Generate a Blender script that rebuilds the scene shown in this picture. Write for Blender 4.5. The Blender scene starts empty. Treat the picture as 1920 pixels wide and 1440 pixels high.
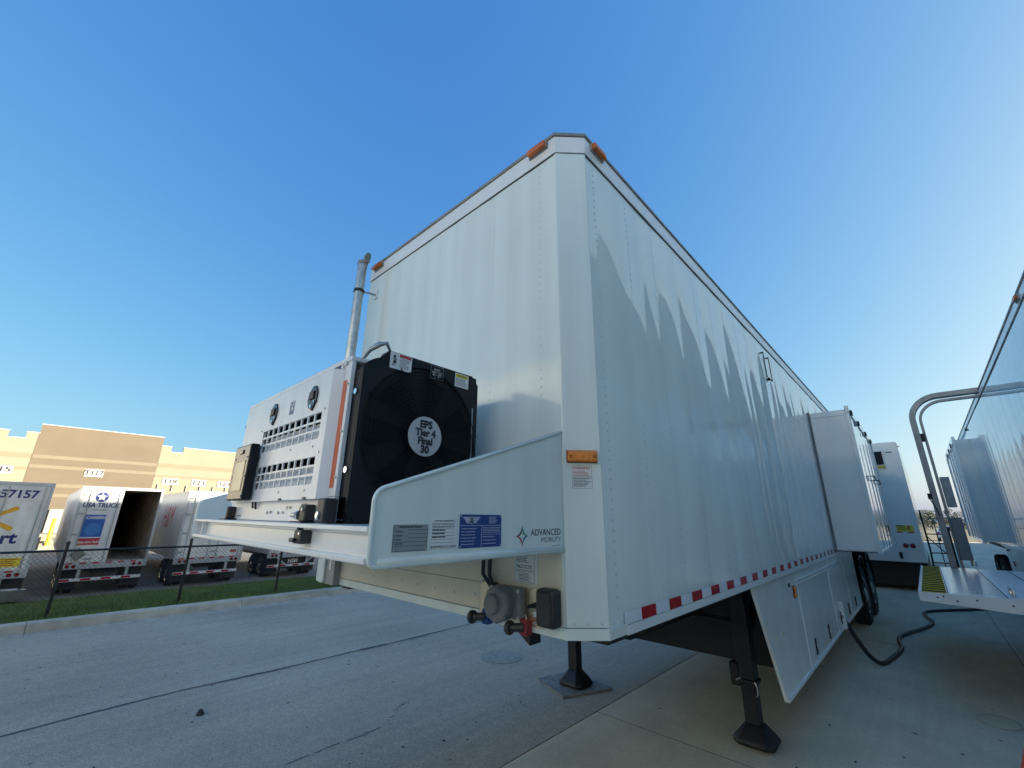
import bpy, math, random
from mathutils import Vector, Matrix
R = math.radians
rnd = random.Random(7)
sc = bpy.context.scene
col = sc.collection

# ------------------------------------------------------------------ camera
cam = bpy.data.cameras.new('camera')
cam.sensor_fit = 'HORIZONTAL'; cam.sensor_width = 36.0
cam.lens = 787.56 / 1920 * 36
cam.clip_start = 0.05; cam.clip_end = 4000
camo = bpy.data.objects.new('camera', cam); col.objects.link(camo)
_r = Vector((0.73046558, 0.68286637, 0.01065637))
_u = Vector((0.19863947, -0.22736278, 0.95333547))
_f = Vector((-0.65342359, 0.69426198, 0.3017249))
camo.matrix_world = Matrix(((_r.x, _u.x, -_f.x, 3.516), (_r.y, _u.y, -_f.y, -1.637), (_r.z, _u.z, -_f.z, 1.855), (0, 0, 0, 1)))
sc.camera = camo

# ------------------------------------------------------------------ sky, sun, exposure
SUN_EL, SUN_AZ = R(15.4), R(40)            # azimuth measured from +X towards +Y
sdir = Vector((math.cos(SUN_EL) * math.cos(SUN_AZ), math.cos(SUN_EL) * math.sin(SUN_AZ), math.sin(SUN_EL)))
w = bpy.data.worlds.new('World'); sc.world = w; w.use_nodes = True
nt = w.node_tree; nt.nodes.clear()
sky = nt.nodes.new('ShaderNodeTexSky'); sky.sky_type = 'NISHITA'; sky.sun_disc = False
sky.sun_elevation = SUN_EL; sky.sun_rotation = math.atan2(sdir.x, sdir.y)
sky.altitude = 150; sky.air_density = 1.0; sky.dust_density = 2.5; sky.ozone_density = 2.0
bg = nt.nodes.new('ShaderNodeBackground'); bg.inputs[1].default_value = 0.1
wo = nt.nodes.new('ShaderNodeOutputWorld')
EXPO = 1.65
# one tone grade for the whole sky: per-channel gain * (0.1*sky)**gamma
sep = nt.nodes.new('ShaderNodeSeparateColor'); cmb = nt.nodes.new('ShaderNodeCombineColor'); nt.links.new(sky.outputs[0], sep.inputs[0])
for i, (gain, gam) in enumerate(((1.50, 1.03), (1.38, .69), (1.17, .31))):
    m1 = nt.nodes.new('ShaderNodeMath'); m1.operation = 'MULTIPLY'; m1.inputs[1].default_value = .1; nt.links.new(sep.outputs[i], m1.inputs[0])
    m2 = nt.nodes.new('ShaderNodeMath'); m2.operation = 'POWER'; m2.inputs[1].default_value = gam; nt.links.new(m1.outputs[0], m2.inputs[0])
    m3 = nt.nodes.new('ShaderNodeMath'); m3.operation = 'MULTIPLY'; m3.inputs[1].default_value = gain * 10 / 2 ** EXPO; nt.links.new(m2.outputs[0], m3.inputs[0]); nt.links.new(m3.outputs[0], cmb.inputs[i])
nt.links.new(cmb.outputs[0], bg.inputs[0]); nt.links.new(bg.outputs[0], wo.inputs[0])
sl = bpy.data.lights.new('sun', 'SUN'); sl.energy = 5.0; sl.angle = R(0.53); sl.color = (1.0, 0.90, 0.74)
slo = bpy.data.objects.new('sun', sl); col.objects.link(slo)
slo.rotation_euler = sdir.to_track_quat('Z', 'Y').to_euler(); slo.location = (30, -20, 40)
sc.view_settings.view_transform = 'Standard'; sc.view_settings.look = 'None'
sc.view_settings.exposure = EXPO; sc.view_settings.gamma = 1.0; sc.view_settings.use_curve_mapping = False

# ------------------------------------------------------------------ helpers
class MB:
    def __init__(s): s.v = []; s.f = []
    def add(s, vs, fs):
        n = len(s.v); s.v += [tuple(p) for p in vs]; s.f += [tuple(i + n for i in f) for f in fs]; return s
    def box(s, x0, x1, y0, y1, z0, z1):
        x0, x1 = min(x0, x1), max(x0, x1); y0, y1 = min(y0, y1), max(y0, y1); z0, z1 = min(z0, z1), max(z0, z1)
        return s.add([(x0, y0, z0), (x1, y0, z0), (x1, y1, z0), (x0, y1, z0), (x0, y0, z1), (x1, y0, z1), (x1, y1, z1), (x0, y1, z1)],
                     [(3, 2, 1, 0), (4, 5, 6, 7), (0, 1, 5, 4), (1, 2, 6, 5), (2, 3, 7, 6), (3, 0, 4, 7)])
    def prism(s, poly, ax, a, b):
        """poly: 2-D points; ax: extrusion axis; a,b: extents. x->(y,z) y->(x,z) z->(x,y)"""
        def P(p, t): return {'x': (t, p[0], p[1]), 'y': (p[0], t, p[1]), 'z': (p[0], p[1], t)}[ax]
        n = len(poly); area = sum(poly[i][0] * poly[(i + 1) % n][1] - poly[(i + 1) % n][0] * poly[i][1] for i in range(n))
        pl = list(poly) if area > 0 else list(poly)[::-1]
        lo, hi = min(a, b), max(a, b)
        if ax == 'y': pl = pl[::-1]
        vs = [P(p, lo) for p in pl] + [P(p, hi) for p in pl]
        fs = [tuple(range(n))[::-1], tuple(range(n, 2 * n))] + [(i, (i + 1) % n, n + (i + 1) % n, n + i) for i in range(n)]
        return s.add(vs, fs)
    def cyl(s, p0, p1, r, n=12, r1=None):
        p0 = Vector(p0); p1 = Vector(p1); r1 = r if r1 is None else r1
        d = (p1 - p0).normalized(); a = d.orthogonal().normalized(); b = d.cross(a)
        vs = []
        for p, q in ((p0, r), (p1, r1)):
            for i in range(n):
                t = 2 * math.pi * i / n; vs.append(p + a * math.cos(t) * q + b * math.sin(t) * q)
        fs = [tuple(range(n))[::-1], tuple(range(n, 2 * n))] + [(i, (i + 1) % n, n + (i + 1) % n, n + i) for i in range(n)]
        return s.add(vs, fs)
    def tube(s, pts, r, n=8, closed=False):
        pts = [Vector(p) for p in pts]; m = len(pts); rings = []
        up = None
        for i in range(m):
            a = pts[(i - 1) % m] if (closed or i) else pts[i]; b = pts[(i + 1) % m] if (closed or i < m - 1) else pts[i]
            d = (b - a).normalized()
            if up is None: up = d.orthogonal().normalized()
            up = (up - d * up.dot(d)).normalized(); sd = d.cross(up)
            rr = r[i] if isinstance(r, (list, tuple)) else r
            rings.append([pts[i] + (up * math.cos(2 * math.pi * k / n) + sd * math.sin(2 * math.pi * k / n)) * rr for k in range(n)])
        vs = [p for q in rings for p in q]; fs = []
        for i in range(m if closed else m - 1):
            j = (i + 1) % m
            for k in range(n): fs.append((i * n + k, i * n + (k + 1) % n, j * n + (k + 1) % n, j * n + k))
        if not closed: fs += [tuple(range(n))[::-1], tuple(range((m - 1) * n, m * n))]
        return s.add(vs, fs)
    def lathe(s, prof, c, ax='x', n=28):
        """prof: (radius, along) points revolved about axis through c"""
        vs = []; m = len(prof); c = Vector(c)
        for r, h in prof:
            for k in range(n):
                t = 2 * math.pi * k / n; q = (r * math.cos(t), r * math.sin(t))
                vs.append(c + Vector({'x': (h, q[0], q[1]), 'y': (q[0], h, q[1]), 'z': (q[0], q[1], h)}[ax]))
        fs = []
        for i in range(m - 1):
            for k in range(n):
                f = (i * n + k, i * n + (k + 1) % n, (i + 1) * n + (k + 1) % n, (i + 1) * n + k)
                fs.append(f)
        fs.append(tuple(range(n))[::-1]); fs.append(tuple(range((m - 1) * n, m * n)))
        return s.add(vs, fs)
    def quad(s, a, b, c, d): return s.add([a, b, c, d], [(0, 1, 2, 3)])
    def sheet(s, fn, us, vs_):
        n = len(vs_); return s.add([fn(u, v) for u in us for v in vs_], [(i * n + j, (i + 1) * n + j, (i + 1) * n + j + 1, i * n + j + 1) for i in range(len(us) - 1) for j in range(n - 1)])
    def mesh(s, name, smooth=False):
        me = bpy.data.meshes.new(name); me.from_pydata(s.v, [], s.f); me.update()
        if smooth: me.polygons.foreach_set('use_smooth', [True] * len(me.polygons))
        return me
    def build(s, name, mat, parent=None, bevel=0, smooth=False, recalc=True, auto=None):
        me = s.mesh(name, smooth)
        if recalc:
            import bmesh
            bm = bmesh.new(); bm.from_mesh(me); bmesh.ops.recalc_face_normals(bm, faces=bm.faces); bm.to_mesh(me); bm.free()
        if auto is not None:
            me.polygons.foreach_set('use_smooth', [True] * len(me.polygons)); me.set_sharp_from_angle(angle=R(auto))
        return link(name, me, mat, parent, bevel)

def wl(o):
    p = o.location.copy()
    if o.parent: p = p + o.matrix_parent_inverse.translation + wl(o.parent)
    return p
def link(name, me, mat, parent=None, bevel=0):
    if mat is not None:
        me.materials.clear(); me.materials.append(mat)
    o = bpy.data.objects.new(name, me); col.objects.link(o); attach(o, parent)
    if bevel:
        m = o.modifiers.new('bevel', 'BEVEL'); m.width = bevel; m.segments = 2; m.limit_method = 'ANGLE'; m.angle_limit = R(40)
    return o
def attach(o, parent):
    if parent is not None:
        o.parent = parent; o.matrix_parent_inverse = Matrix.Translation(-wl(parent))
def place(name, me, parent, loc, rot=None):
    o = bpy.data.objects.new(name, me); col.objects.link(o); o.location = loc
    if rot: o.rotation_euler = rot
    attach(o, parent); return o
def thing(name, label, cat, loc=(0, 0, 0), group=None):
    o = bpy.data.objects.new(name, None); col.objects.link(o); o.location = loc; o.empty_display_size = .2
    return tag(o, label, cat, group)
def tag(o, label, cat, group=None):
    o['label'] = label; o['category'] = cat
    if group: o['group'] = group
    return o
def struct(o): o['kind'] = 'structure'; return o
def stuff(o): o['kind'] = 'stuff'; return o

def text(name, s, mat, parent, org, ux, uy, size, align='CENTER', bold=0.0, ext=0.0006, sx=1.0, shear=0.0, fit=None):
    cu = bpy.data.curves.new(name, 'FONT'); cu.body = s; cu.size = 1.0; cu.align_x = align; cu.align_y = 'CENTER'
    cu.offset = bold; cu.extrude = 0; cu.shear = shear; cu.resolution_u = 3; cu.space_line = 0.95
    t = bpy.data.objects.new('tmp', cu); col.objects.link(t)
    dg = bpy.context.evaluated_depsgraph_get(); dg.update()
    me = bpy.data.meshes.new_from_object(t.evaluated_get(dg)); bpy.data.objects.remove(t); bpy.data.curves.remove(cu)
    org = Vector(org); ux = Vector(ux).normalized(); uy = Vector(uy).normalized(); n = ux.cross(uy)
    if fit: sx = fit / (size * max(1e-6, max(v.co.x for v in me.vertices) - min(v.co.x for v in me.vertices)))
    for v in me.vertices: v.co = org + ux * v.co.x * size * sx + uy * v.co.y * size + n * ext
    me.name = name
    return link(name, me, mat, parent)

# ------------------------------------------------------------------ materials
MATS = {}
def mat(name, c, rough=.5, metal=0., noise=None, bump=None, spec=.5, coat=0., streak=None, emit=0):
    """noise=(scale, amount[,detail]); bump=(scale, strength, dist); streak=(scale vec, amount)"""
    m = bpy.data.materials.new(name); m.use_nodes = True; t = m.node_tree; L = t.links
    b = t.nodes['Principled BSDF']; b.inputs['Base Color'].default_value = (*c, 1); b.inputs['Roughness'].default_value = rough
    b.inputs['Metallic'].default_value = metal; b.inputs['Specular IOR Level'].default_value = spec
    if coat: b.inputs['Coat Weight'].default_value = coat; b.inputs['Coat Roughness'].default_value = .03
    cur = None
    if noise or bump or streak: tc = t.nodes.new('ShaderNodeTexCoord')
    def mult(fac_sock, lo, hi, prev):
        mr = t.nodes.new('ShaderNodeMapRange'); mr.inputs[1].default_value = .3; mr.inputs[2].default_value = .7; mr.inputs[3].default_value = lo; mr.inputs[4].default_value = hi
        L.new(fac_sock, mr.inputs[0])
        mx = t.nodes.new('ShaderNodeMix'); mx.data_type = 'RGBA'; mx.blend_type = 'MULTIPLY'; mx.inputs[0].default_value = 1
        if prev is None: mx.inputs[6].default_value = (*c, 1)
        else: L.new(prev, mx.inputs[6])
        L.new(mr.outputs[0], mx.inputs[7]); return mx.outputs[2]
    if noise:
        n = t.nodes.new('ShaderNodeTexNoise'); n.inputs['Scale'].default_value = noise[0]; n.inputs['Detail'].default_value = noise[2] if len(noise) > 2 else 5
        L.new(tc.outputs['Object'], n.inputs['Vector']); cur = mult(n.outputs[0], 1 - noise[1], 1 + noise[1], cur)
    for st in (streak or []):
        mp = t.nodes.new('ShaderNodeMapping'); mp.inputs['Scale'].default_value = st[0]; L.new(tc.outputs['Object'], mp.inputs[0])
        n2 = t.nodes.new('ShaderNodeTexNoise'); n2.inputs['Scale'].default_value = 1; n2.inputs['Detail'].default_value = 6; L.new(mp.outputs[0], n2.inputs['Vector'])
        cur = mult(n2.outputs[0], 1 - st[1], 1 + st[1] * .6, cur)
    if cur is not None: L.new(cur, b.inputs['Base Color'])
    if bump:
        n3 = t.nodes.new('ShaderNodeTexNoise'); n3.inputs['Scale'].default_value = bump[0]; n3.inputs['Detail'].default_value = 8; L.new(tc.outputs['Object'], n3.inputs['Vector'])
        bp_ = t.nodes.new('ShaderNodeBump'); bp_.inputs['Strength'].default_value = bump[1]; bp_.inputs['Distance'].default_value = bump[2]
        L.new(n3.outputs[0], bp_.inputs['Height']); L.new(bp_.outputs[0], b.inputs['Normal'])
    if emit: b.inputs['Emission Color'].default_value = (*c, 1); b.inputs['Emission Strength'].default_value = emit
    MATS[name] = m; return m
M = MATS
V1 = ((1.2, 2.4, .35), .05)
mat('gloss_white', (.81, .86, .82), .035, noise=(3, .02), streak=[((.7, 1.6, .25), .04), ((5, 5, .2), .035)], spec=.5)
mat('front_white', (.76, .83, .79), .10, noise=(2.2, .025), streak=[((9, 9, .22), .06), ((2.5, 2.5, .5), .05)], spec=.5)
mat('white_paint', (.78, .80, .80), .22, noise=(9, .03), spec=.5)
mat('gen_white', (.80, .81, .82), .30, noise=(7, .025), streak=[((14, 14, .8), .05), ((3, 3, 3), .04)], bump=(900, .08, .001))
mat('rivet_dirt_shade', (.62, .66, .64), .3)  # slightly darker, for dirt rings and the small shadows of the rivets
mat('white_warm_reflect', (.74, .67, .53), .16, noise=(4, .04), streak=[((3, 3, .6), .07)])  # white panel, with the warm reflection of sunlit ground put into its colour
mat('grey_cap', (.26, .25, .23), .45, metal=.3, noise=(5, .15))
mat('sealant', (.035, .04, .042), .5)
mat('hook_black', (.006, .006, .007), .8, spec=.1)
mat('black_metal', (.008, .008, .009), .5, noise=(14, .3))
mat('black_rubber', (.018, .018, .019), .62, noise=(30, .2), bump=(60, .3, .002))
mat('black_gloss', (.012, .012, .014), .18)
mat('guard_black', (.005, .006, .007), .6, spec=.2)
mat('shroud_black', (.011, .013, .017), .5, noise=(6, .2), spec=.25)
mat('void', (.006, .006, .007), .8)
mat('amber', (.80, .23, .008), .12, coat=.6, noise=(60, .2))
mat('amber_dark', (.32, .07, .004), .2)
mat('amber_dirty', (.55, .13, .015), .3, noise=(40, .35))
mat('red_tape', (.42, .008, .016), .25, noise=(120, .25))
mat('silver_tape', (.80, .83, .88), .2, metal=.0, noise=(120, .08))
mat('red_lamp', (.25, .006, .012), .15, coat=.5)
mat('aluminium', (.62, .61, .58), .22, metal=.9, noise=(20, .08), streak=[((1, 1, 40), .08)])
mat('aluminium_warm_reflect', (.92, .76, .52), .22, metal=.85, noise=(12, .08))  # bare metal tinted warm to stand for reflected sunlit surroundings
mat('mast_grey', (.22, .24, .25), .4, metal=.4, noise=(6, .15))
mat('galvanised', (.42, .45, .45), .33, metal=.8, noise=(25, .2))
mat('chrome', (.85, .85, .85), .08, metal=1)
mat('zinc', (.52, .52, .50), .35, metal=.8)
mat('grey_plastic', (.17, .18, .18), .4, noise=(30, .1))
mat('dark_plastic', (.03, .028, .027), .45, noise=(30, .15))
mat('glad_blue', (.02, .07, .26), .35, metal=.3)
mat('glad_red', (.30, .035, .045), .35, metal=.3)
mat('ink', (.02, .022, .03), .5)
mat('ink_red', (.45, .04, .05), .5)
mat('sticker_white', (.76, .77, .76), .35)
mat('sticker_grey', (.33, .36, .36), .3, metal=.3)
mat('sticker_blue', (.018, .055, .24), .3)
mat('sticker_blue_line', (.5, .56, .66), .35)
mat('sticker_yellow', (.72, .58, .05), .4)
mat('orange_strip', (.62, .105, .03), .4, noise=(30, .06))
mat('disc_silver', (.50, .49, .50), .35, metal=.3, noise=(40, .05))
mat('logo_red', (.50, .02, .04), .4); mat('logo_green', (.02, .22, .12), .4); mat('logo_blue', (.02, .11, .24), .4); mat('logo_dark', (.05, .03, .035), .4)
mat('window_cream_reflect', (.62, .56, .40), .12, noise=(15, .05))  # cream reflection in the control box window, painted as base colour
mat('slide_white', (.76, .81, .79), .09, noise=(3, .03), streak=[((.6, .6, .25), .04)])
mat('skirt_white', (.76, .81, .79), .16, noise=(4, .05), streak=[((2, 2, .5), .08)])
mat('cable_black', (.02, .022, .026), .5, noise=(20, .2))
mat('wood_pad', (.20, .19, .17), .7, noise=(18, .3), bump=(40, .4, .01))
mat('iron', (.085, .09, .095), .6, metal=.4, noise=(30, .35), bump=(80, .5, .004))
mat('cone_orange', (.78, .07, .03), .45, noise=(20, .1))
mat('yellow_stripe', (.68, .42, .01), .7, noise=(40, .2), spec=.08)
mat('stripe_black', (.012, .012, .012), .8, spec=.05)
mat('deck_white', (.66, .70, .74), .28, noise=(12, .06), bump=(220, .25, .002))
mat('fence_black', (.008, .012, .011), .4)
mat('tyre', (.02, .02, .021), .75, noise=(20, .3))
mat('trailer_white', (.72, .74, .73), .35, noise=(2, .06), streak=[((4, 4, .5), .13), ((1, 1, 1), .1)])
mat('trailer_silver', (.52, .55, .57), .35, metal=.35, noise=(2, .06), streak=[((2, 2, .3), .1)])
mat('trailer_interior', (.36, .32, .27), .8, noise=(3, .3))
mat('panel_olive', (.11, .10, .085), .25, metal=.5)
mat('frame_grey', (.30, .31, .31), .5, metal=.3, noise=(8, .15))
mat('navy', (.02, .035, .17), .4); mat('deep_blue', (.03, .12, .42), .4); mat('photo_blue', (.05, .2, .5), .4)
mat('brand_yellow', (.80, .42, .03), .4)
mat('wall_tan', (.137, .112, .077), .85, noise=(.5, .05), bump=(12, .3, .02), streak=[((.12, .12, .7), .05)])
mat('wall_cream', (.252, .226, .160), .85, noise=(.5, .04), bump=(12, .3, .02), streak=[((.12, .12, .7), .04)])
mat('band_light', (.185, .158, .112), .85, noise=(1, .04))
mat('band_dark', (.205, .182, .125), .85, noise=(1, .04))
mat('coping_white', (.46, .45, .41), .6)
mat('concrete_dock', (.26, .235, .19), .85, noise=(1.5, .1), bump=(10, .3, .02))
mat('bollard_yellow', (.75, .52, .02), .5)
mat('bounce_cream', (.72, .73, .68), .85, noise=(.5, .04), bump=(12, .3, .02))
mat('grey_wall', (.48, .47, .42), .85, noise=(.6, .05), bump=(6, .3, .02))
mat('kerb', (.46, .42, .34), .85, noise=(5, .18), bump=(60, .5, .01), streak=[((3, .5, 3), .16), ((1, 1.2, 1), .15)])
mat('yard', (.20, .19, .175), .9, noise=(.8, .15), bump=(60, .4, .01))
mat('field', (.10, .095, .05), .95, noise=(.15, .25))
mat('leaf', (.045, .075, .022), .6, noise=(1.2, .35)); mat('bark', (.08, .06, .045), .9, noise=(12, .3))
mat('pebble', (.015, .016, .018), .8)
mat('car_white', (.72, .73, .74), .2); mat('glass_dark', (.02, .025, .03), .05)

def ground_mat(name, c, fine, speck, streaks, bump, rough=.85, blot=.0):
    m = mat(name, c, rough, noise=(fine, speck, 8), streak=streaks, bump=bump); return m
ground_mat('asphalt', (.45, .42, .34), 95, .30, [((1.6, .10, 1), .10), ((.35, .5, 1), .17), ((7, .22, 1), .09), ((38, 38, 38), .22), ((11, 11, 11), .10)], (150, .8, .012))
ground_mat('concrete', (.60, .57, .44), 90, .12, [((.5, .35, 1), .16), ((2.5, 2.0, 1), .12), ((14, .6, 1), .06), ((30, 30, 30), .08)], (220, .35, .004))
mat('drain', (.33, .33, .29), .7, noise=(20, .2))
mat('tar', (.028, .03, .034), .55, noise=(40, .3))
mat('joint', (.02, .02, .02), .95)
mat('grass_soil', (.06, .085, .03), .95, noise=(2.5, .3))
mat('grass', (.095, .165, .035), .6, noise=(.9, .35, 3), streak=[((3, 3, 1), .3)])
mat('manhole_ring', (.27, .265, .225), .7, noise=(30, .3), bump=(60, .5, .006))

# ------------------------------------------------------------------ ground
def gz(x):
    if x > -8.2: return -.03
    if x < -20.2: return -1.28
    t = (x + 8.2) / (-12.0); return -.03 - 1.25 * (t * t * (3 - 2 * t) * .4 + t * .6)
g = MB(); xs = [-900, -300, -120, -60, -30, -20.2] + [-20.2 + .6 * i for i in range(1, 21)] + [-7.2, 0, 15, 40, 120, 400, 900]
g.sheet(lambda x, y: (x, y, gz(x)), sorted(set(xs)), [-900, -300, -100, -40, 0, 40, 100, 300, 900])
struct(g.build('ground', M['field']))
o = MB(); o.box(-58, -20.0, -60, 90, -1.9, -1.25); struct(o.build('yard_pavement', M['yard']))
o = MB(); o.box(-7.02, .72, -60, 90, -.3, 0); asphalt = struct(o.build('road', M['asphalt']))
# tar-filled crack down the road, with its blob, and a fainter broken one
def strip(pts, wd, z, mb):
    L_, R_ = [], []
    for i, (x, y) in enumerate(pts):
        ww = wd(i); L_.append((x - ww, y, z)); R_.append((x + ww, y, z))
    n = len(pts); return mb.add(L_ + R_, [(i, n + i, n + i + 1, i + 1) for i in range(n - 1)])
cx = [(-2.55, -9), (-2.6, -4), (-2.67, -1.45), (-2.75, -.91), (-2.81, -.2), (-2.77, .82), (-2.80, 1.74), (-2.8, 2.7), (-2.87, 4.22), (-2.85, 8), (-2.9, 30)]
pts = []
for i in range(len(cx) - 1):
    n = max(4, int((cx[i + 1][1] - cx[i][1]) / .06))
    if n > 200: n = 200
    for k in range(n):
        t = k / n; pts.append((cx[i][0] + (cx[i + 1][0] - cx[i][0]) * t + rnd.uniform(-.006, .006), cx[i][1] + (cx[i + 1][1] - cx[i][1]) * t))
o = MB(); strip(pts, lambda i: .016 + .010 * math.sin(i * .23) * math.sin(i * .071) + rnd.uniform(0, .003) + (.022 if 1.95 < pts[i][1] < 2.35 else 0), .004, o)
c1 = o.build('crack_seal', M['tar'], asphalt)
o = MB()
for k in range(26):
    y = .05 + k * .055
    if rnd.random() < .25: continue
    x = -.5 - (.3 if y > .95 else 0) * min(1, (y - .95) * 3) + rnd.uniform(-.012, .012)
    strip([(x, y), (x + .005, y + .03), (x, y + .055)], lambda i: .0035 + rnd.uniform(0, .003), .003, o)
o.build('crack', M['tar'], asphalt)
# concrete pad, slab by slab
pad = thing('concrete_pad', '', '', (2.4, 4, 0)); struct(pad)
for k in ('label', 'category'): del pad[k]
base = MB().box(.735, 10.4, -25, 60, -.3, .0006).build('joint_bed', M['joint'], pad)
xb = [.735, 4.105, 7.3, 10.4]; yb = [-25, -20.4, -15.8, -11.2, -6.6, -2, 2.62, 8.0, 13.2, 18.4, 23.6, 28.8, 34, 60]
for i in range(3):
    for j in range(len(yb) - 1):
        MB().box(xb[i] + (.004 if i else 0), xb[i + 1] - .004, yb[j] + .006, yb[j + 1] - .006, -.2, .002).build('slab', M['concrete'], pad)
# kerb with gutter pan, in lengths
kerb = thing('kerb', '', '', (-7.2, 2, 0)); struct(kerb)
for k in ('label', 'category'): del kerb[k]
yk = -13.6
kp = [(-7.02, -.2), (-7.02, .004), (-7.26, .012), (-7.30, .13), (-7.34, .15), (-7.50, .15), (-7.50, -.2)]
while yk < 60:
    MB().prism(kp, 'y', yk + .002, yk + 3.046).build('kerb_stone', M['kerb'], kerb, bevel=.004); yk += 3.05
# grass strip
gs = MB(); gs.sheet(lambda x, y: (x, y, gz(x) + .05 + (.06 if x > -7.9 else 0)), [-20.05, -18, -16, -14, -12, -10, -9, -8.3, -7.95, -7.49], [-14, -6, 0, 6, 12, 20, 40, 60])
struct(gs.build('verge', M['grass_soil']))
gb = MB()
for k in range(95000):
    u = rnd.random(); x = -7.5 - 12.6 * u ** 1.25; y = rnd.uniform(-4.2, 12.5)
    if x < -12 and y > 11: continue
    z = gz(x) + .05 + (.06 if x > -7.9 else 0); h = rnd.uniform(.05, .13); a = rnd.uniform(0, 6.283); ww = .009 + .011 * u
    dx, dy = math.cos(a) * ww, math.sin(a) * ww; lx, ly = rnd.uniform(-.05, .05), rnd.uniform(-.05, .05)
    gb.add([(x - dx, y - dy, z), (x + dx, y + dy, z), (x + lx, y + ly, z + h)], [(0, 1, 2)])
o = gb.build('grass', M['grass'], recalc=False); stuff(o)
tag(o, 'mown green grass sloping down behind the kerb', 'grass')

# ------------------------------------------------------------------ wheel meshes (shared)
def wheel_meshes(r=.52, wd=.25, key='w', rimmat='aluminium'):
    t = MB(); t.lathe([(r * .58, -wd / 2 + .02), (r * .9, -wd / 2), (r * .98, -wd / 2 + .03), (r, -wd * .3), (r, wd * .3), (r * .98, wd / 2 - .03), (r * .9, wd / 2), (r * .58, wd / 2 - .02)], (0, 0, 0), 'y', 36)
    tm = t.mesh('tyre'); tm.materials.append(M['tyre']); 
    q = MB(); q.lathe([(r * .585, -wd / 2 + .03), (r * .60, -wd / 2 + .012), (r * .55, -wd / 2 + .02), (r * .50, -wd * .1), (r * .24, -wd * .05), (r * .22, -wd * .42), (r * .16, -wd * .52), (.02, -wd * .54)], (0, 0, 0), 'y', 28)
    for k in range(8):
        a = k * math.pi / 4; q.cyl((math.cos(a) * r * .36, -wd * .05, math.sin(a) * r * .36), (math.cos(a) * r * .36, -wd * .2, math.sin(a) * r * .36), .018, 6)
    rm = q.mesh('rim'); rm.materials.append(M[rimmat])
    for me in (tm, rm):
        me.polygons.foreach_set('use_smooth', [True] * len(me.polygons)); me.set_sharp_from_angle(angle=R(35))
    return tm, rm
WT, WR = wheel_meshes()
def wheel(parent, loc, rz):
    """outer face looks along local -Y, turned by rz"""
    o = place('wheel', WT, parent, loc, (0, 0, rz))
    r = bpy.data.objects.new('rim', WR); col.objects.link(r); r.parent = o
    return o

# ================================================================== MAIN TRAILER
W, LEN, CH = 2.44, 14.4, .125
ZB, ZF, ZS, ZT = 1.36, 1.408, 3.964, 4.11
T = thing('box_trailer', 'long white box trailer in the foreground carrying a generator on its nose deck', 'trailer', (W / 2, 7, 0))
# --- side wall: sheet pillowed between its posts
knots = [.125, .235, .80, 1.02, 1.40, 1.95, 2.40, 2.57, 3.10, 3.30, 3.75, 4.2, 4.45, 4.95, 5.4, 5.75, 6.2, 6.7, 7.2, 7.6, 8.2, 8.7, 9.3, 9.8, 10.4, 11, 11.6, 12.2, 12.8, 13.5, 14.41]
kr = random.Random(3); kamp = [kr.uniform(.45, 1.3) * .048 for _ in knots]; kamp[0] = .02
def pillow(y, z, ks, ka, sk=.03):
    yy = y + sk * math.sin(z * 1.9 + y * .7) + .018 * math.sin(z * 4.3 + 2 * y)
    for i in range(len(ks) - 1):
        if ks[i] <= yy < ks[i + 1]:
            wd = ks[i + 1] - ks[i]; t = (yy - ks[i]) / wd; zz = 1 + .25 * math.sin(z * 1.3 + i * 2.1)
            return ka[i] * zz * wd * t * (1 - t) * max(0, min(1, (3.95 - z) / .3)) * (1 if y < 4 else .7)
    return 0
def frange(a, b, s):
    n = int(round((b - a) / s)); return [a + (b - a) * i / n for i in range(n + 1)]
m = MB(); m.sheet(lambda y, z: (W + pillow(y, z, knots, kamp) + .0016 * math.sin(y * 6.3 + z * 1.7 + 1.2 * math.sin(z * 1.1)) * math.sin(y * 1.3 + .4) + .0009 * math.sin(y * 13.1 - z * 2.9) * math.sin(z * 2.2 + y * .8) + .0012 * math.sin(z * 2.7 + y * .5), y, z), frange(CH, LEN, .0165), frange(1.36, ZS, .09))
sw = m.build('side_wall', M['gloss_white'], T, recalc=False); sw.data.polygons.foreach_set('use_smooth', [True] * len(sw.data.polygons))
m = MB(); m.sheet(lambda x, z: (x, -.001 - .0022 * abs(math.sin((x - .2) * math.pi / .39)) - .0012 * math.sin(z * 2.2 + x), z), frange(CH, W - CH, .03), frange(ZF, ZS, .1))
fw = m.build('front_wall', M['front_white'], T, recalc=False); fw.data.polygons.foreach_set('use_smooth', [True] * len(fw.data.polygons))
MB().box(0, .04, CH, LEN, ZB, ZS).build('side_wall', M['white_paint'], T)
MB().box(.05, W - .03, LEN - .04, LEN, ZB, ZS).build('rear_wall', M['white_paint'], T)
MB().prism([(CH, .02), (W - CH, .02), (W - .02, CH), (W - .02, LEN - .03), (.02, LEN - .03), (.02, CH)], 'z', 4.06, 4.10).build('roof', M['white_paint'], T)
def hexring(off, z0, z1, name, mt, t=.03, bevel=0, parent=None, y1=LEN):
    """band running round front, corner and right side"""
    a = off * .41
    P_ = [(CH - a, -off), (W - CH + a, -off), (W + off, CH - a), (W + off, y1), (W + off - t, y1), (W + off - t, CH + t * .4), (W - CH - t * .4, t - off), (CH, t - off)]
    return MB().prism(P_, 'z', z0, z1).build(name, mt, parent or T, bevel=bevel)
cp = MB().prism([(W - CH - .004, -.006), (W - CH + .004, -.006), (W + .006, CH - .004), (W + .006, CH + .004), (W - .03, CH + .01), (W - CH - .004, .03)], 'z', ZF, ZS).build('corner_post', M['front_white'], T, bevel=.003)
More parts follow.
